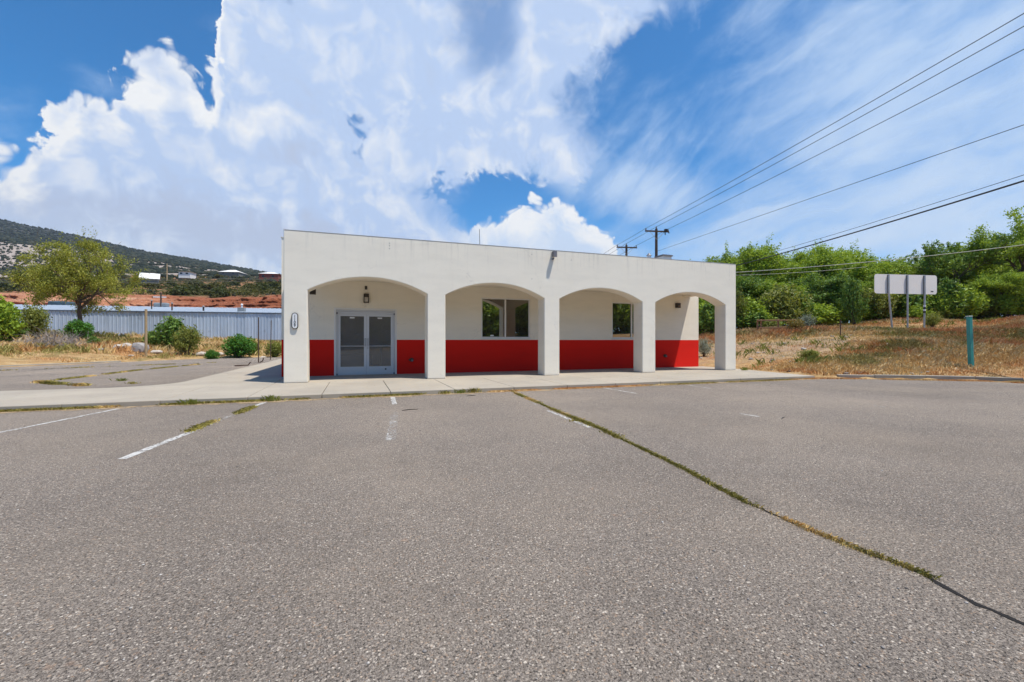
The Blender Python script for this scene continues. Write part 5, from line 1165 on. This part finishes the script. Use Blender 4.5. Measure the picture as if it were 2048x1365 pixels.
def clumped(n, per, lat0, lat1, d0, d1, seed, spread, cond=None):
    rng = np.random.default_rng(seed); m_ = n // per; D = d0 * (d1 / d0) ** rng.uniform(0, 1, m_); lat = rng.uniform(lat0, lat1, m_) * D; X = np.repeat(lat * CS + D * SN, per) + rng.normal(0, spread, m_ * per); Y = np.repeat(D * CS - lat * SN, per) + rng.normal(0, spread, m_ * per)
    s = lot_dist(X, Y); keep = s > 0.10
    if cond is not None: keep &= cond(X, Y, s, rng)
    X, Y = X[keep], Y[keep]; return np.stack([X, Y, terrain(X, Y) - 0.02], 1), rng
bare = lambda X, Y, s, rng: (np.hypot(X - 21.0, Y - 17.5) + vnoise(X, Y, 0.9, 31) * 3.0 + rng.normal(0, 2.6, len(X)) > 1.6)
P, rng = clumped(190000, 16, 0.40, 1.30, 13.0, 40.0, 71, 0.15, bare)
tall = np.clip((vnoise(P[:, 0], P[:, 1], 0.35, 33) + 0.6), 0.25, 1.4); sdis = lot_dist(P[:, 0], P[:, 1]); tall *= np.clip(0.3 + sdis / 7, 0.3, 1.0)
grass_obj('dry_grass', P, rng.uniform(0.12, 0.46, len(P)) * tall, rng.uniform(0.006, 0.013, len(P)), grass_right, 72, 'dry golden and rust grass covering the bank under the trees', 0.8)
P, rng = clumped(42000, 12, -1.30, -0.44, 24.0, 46.0, 73, 0.16, None)
tall = np.clip((vnoise(P[:, 0], P[:, 1], 0.5, 34) + 0.7), 0.25, 1.4) * np.clip(0.35 + lot_dist(P[:, 0], P[:, 1]) / 5, 0.35, 1.0)
grass_obj('dry_grass', P, rng.uniform(0.10, 0.45, len(P)) * tall, rng.uniform(0.008, 0.016, len(P)), grass_left, 74, 'yellow green weeds and grass in front of the metal building', 0.8)
P, rng = clumped(5000, 26, -1.25, -0.46, 27.5, 42.0, 75, 0.20, None)
grass_obj('tall_weeds', P, rng.uniform(0.2, 0.65, len(P)), rng.uniform(0.008, 0.016, len(P)), grass_left, 76, 'taller clumps of weeds between the bushes on the left bank', 0.7)
P, rng = clumped(2600, 24, 0.45, 1.25, 17.0, 38.0, 77, 0.16, None)
grass_obj('tall_weeds', P, rng.uniform(0.12, 0.40, len(P)), rng.uniform(0.006, 0.012, len(P)), leaf_olive, 78, 'scattered green weed clumps on the right bank', 0.8)
# weeds in the joints
def along(pts, n, w, seed, gaps=0.0):
    rng = np.random.default_rng(seed); p = np.array(pts, float); seg = np.hypot(*np.diff(p, axis=0).T); c = np.concatenate([[0], np.cumsum(seg)]); t = rng.uniform(0, c[-1], n)
    if gaps: t = t[(np.sin(t * 2.1 + seed) + np.sin(t * 5.3 + 2 * seed) * 0.7 + rng.normal(0, 0.3, len(t))) > gaps]
    return np.stack([np.interp(t, c, p[:, 0]) + rng.normal(0, w, len(t)), np.interp(t, c, p[:, 1]) + rng.normal(0, w, len(t)), np.full(len(t), AZ)], 1), rng
parts_ = []
def weeds(name, pts, n, w, hh, bw, seed, gaps, label, mat=grass_weed, lean=1.4):
    P, rng = along(pts, n, w, seed, gaps); return grass_obj(name, P, rng.uniform(0.4, 1.0, len(P)) * hh, rng.uniform(0.6, 1.2, len(P)) * bw, mat, seed, label, lean)
weeds('crack_weeds', CR[:16], 12000, 0.016, 0.035, 0.0020, 81, -1.25, 'low yellow green weeds growing along the long asphalt crack')
weeds('crack_weeds', CR[:7], 4500, 0.035, 0.045, 0.0035, 80, -0.3, 'thicker weeds in the far end of the long crack')
weeds('kerb_weeds', [(-12, 10.64), (-2.4, 10.63), (2, 10.63)], 9000, 0.035, 0.075, 0.004, 82, -0.2, 'green and dry weeds along the base of the front walk')
weeds('kerb_weeds', [(3.2, 10.63), (14.9, 10.58), (16, 10.1), (19, 8.1), (20.2, 4.5)], 17000, 0.06, 0.06, 0.005, 83, -0.9, 'dry straw weeds along the right half of the walk edge', grass_right)
weeds('line_weeds', [(-1.9, 9.75), (-1.98, 9.2), (-2.02, 8.7), (-2.2, 8.0), (-2.25, 7.4)], 2600, 0.04, 0.055, 0.004, 84, -0.4, 'weeds growing on the worn stall line before the door')
weeds('lot_weeds', [(-7.4, 16.0), (-8.6, 17.0), (-9.4, 17.9)], 2500, 0.07, 0.10, 0.007, 85, -0.6, 'weeds in the bent crack of the side lot')
weeds('lot_weeds', [(-9.4, 17.9), (-9.2, 20.5), (-9.1, 23.4), (-8.7, 25.6), (-8.2, 28.5)], 3000, 0.06, 0.08, 0.007, 86, -0.5, 'weeds in the long crack running back across the side lot')
weeds('lot_weeds', [(-16, 24.5), (-8, 30.5)], 1500, 0.10, 0.08, 0.008, 87, 0.1, 'scattered weed tufts in the far part of the side lot')
TUF = [(-1.72, 10.60, 0.16, 'weed sprig at the walk edge below the number plate'), (2.05, 10.62, 0.11, 'first of three small weed sprigs at the walk edge'), (2.42, 10.62, 0.11, 'second of three small weed sprigs at the walk edge'), (2.78, 10.62, 0.15, 'third and tallest of three small weed sprigs at the walk edge'),
       (-3.2, 10.6, 0.14, 'weed tuft at the walk edge left of the building'), (3.35, 6.3, 0.05, 'tiny tuft in the asphalt beside the crack'), (-7.2, 17.6, 0.12, 'small weed tuft in the middle of the side lot'), (-6.4, 16.3, 0.09, 'small weed tuft near the side lot edge'), (15.0, 13.6, 0.16, 'weed sprig at the foot of the end column')]
for i, (x, y, hh, lb) in enumerate(TUF):
    rng = np.random.default_rng(200 + i); n = 90; P = np.stack([rng.normal(0, 0.045 + hh * 0.25, n), rng.normal(0, 0.03 + hh * 0.15, n), np.zeros(n)], 1); V, Q = blade_arrays(P, rng.uniform(0.35, 1.1, n) * hh, rng.uniform(0.003, 0.007, n), rng, 0.9)
    tag(link('weed_tuft', np_mesh('weed_tuft', V, Q, leaf_olive if i % 2 == 0 else grass_weed, 4), None, (x, y, AZ if x < 15 else 0.0)), lb, 'weed')

# loose grit on the asphalt near the camera
def grit():
    rng = np.random.default_rng(91); n = 2600; D = 1.3 * (9.0 / 1.3) ** rng.uniform(0, 1, n); lat = rng.uniform(-1.25, 1.25, n) * D; X = lat * CS + D * SN; Y = D * CS - lat * SN
    R = rng.gamma(2.2, 0.0011, n) + 0.0012; k = (Y < 10.3); o = link('loose_gravel', blobs('loose_gravel', np.stack([X, Y, AZ + R * 0.3], 1)[k], R[k], stonemat, rng, 0.6)); tag(o, 'loose grit and small stones scattered on the parking lot', 'gravel', kind='stuff')
grit()
def bank_stones():
    rng = np.random.default_rng(93); n = 900; a = rng.uniform(0, 6.28, n); r = np.sqrt(rng.uniform(0, 1, n)) * 9; X = 21 + np.cos(a) * r * 1.2; Y = 17.5 + np.sin(a) * r; k = lot_dist(X, Y) > 0.2; X, Y = X[k], Y[k]; R = rng.gamma(1.6, 0.022, len(X)) + 0.012
    tag(link('bank_stones', blobs('bank_stones', np.stack([X, Y, terrain(X, Y) + R * 0.2], 1), R, stonemat, rng, 0.5)), 'scattered small stones on the bare part of the bank', 'stones', kind='stuff')
bank_stones()
# leaves and twigs: a few dark scraps lying on the lot
for i, (x, y, l, a, lb) in enumerate(((0.95, 8.35, 0.30, 0.2, 'dark stick lying on the asphalt right of the centre stall line'), (2.55, 10.0, 0.22, 0.1, 'thin twig near the walk edge by the crack'), (6.75, 5.35, 0.18, 0.5, 'dark twig right of the short stall mark'))):
    o = tag(empty('twig', (x, y, AZ + 0.008), a), lb, 'twig'); MB().tube([(-l / 2, 0, 0), (0, 0.012, 0.004), (l / 2, -0.006, 0)], [0.006, 0.008, 0.004], 5).build('stick', dark_metal, o)

# wood behind the camera, mirrored in the windows
def back_wood():
    VV = []; QQ = []; n0 = 0; rng = np.random.default_rng(99); me = TREES['c'][1]; k = len(me.vertices); co = np.zeros(k * 3, np.float32); me.vertices.foreach_get('co', co); co = co.reshape(-1, 4, 3)[::3]; ce = co.mean(axis=1, keepdims=True); co = ((co - ce) * 2.0 + ce).reshape(-1, 3)
    for i in range(46):
        x = -26 + (i % 23) * 4.6 + rng.uniform(-1, 1); y = -39 - 6 * (i // 23) + rng.uniform(-2, 2) + max(0, x - 20) * 0.25; a = rng.uniform(0, 6.28); s = rng.uniform(1.25, 1.6); R = np.array([[math.cos(a), -math.sin(a), 0], [math.sin(a), math.cos(a), 0], [0, 0, 1]])
        VV.append((co @ R.T) * s + np.array([x, y, tz(x, y) - 3.6])); QQ.append(np.arange(len(co)).reshape(-1, 4) + n0); n0 += len(co)
    tag(link('treeline', np_mesh('treeline', np.concatenate(VV), np.concatenate(QQ), leaf_green, 4)), 'dark wood beyond the bank, mirrored in the window panes', 'woods', kind='stuff')
back_wood()

# ------------------------------------------------------------------ thin haze
def haze():
    m = bpy.data.materials.new('haze_air'); m.use_nodes = True; nt = m.node_tree; nt.nodes.clear(); out = nt.nodes.new('ShaderNodeOutputMaterial')
    v = nt.nodes.new('ShaderNodeVolumePrincipled'); v.inputs['Color'].default_value = (0.80, 0.88, 1.0, 1); v.inputs['Density'].default_value = HAZE; v.inputs['Anisotropy'].default_value = 0.3; nt.links.new(v.outputs[0], out.inputs['Volume'])
    zt = max((o.matrix_world @ Vector(c)).z for o in bpy.data.objects if o.type == 'MESH' and o.name == 'hill' for c in o.bound_box) + 12
    o = MB().box(-6100, 6100, -6100, 6100, -1.5, zt).build('haze', m); tag(o, 'thin pale haze over the whole valley', 'haze', kind='stuff')
HAZE = 0.00009
haze()
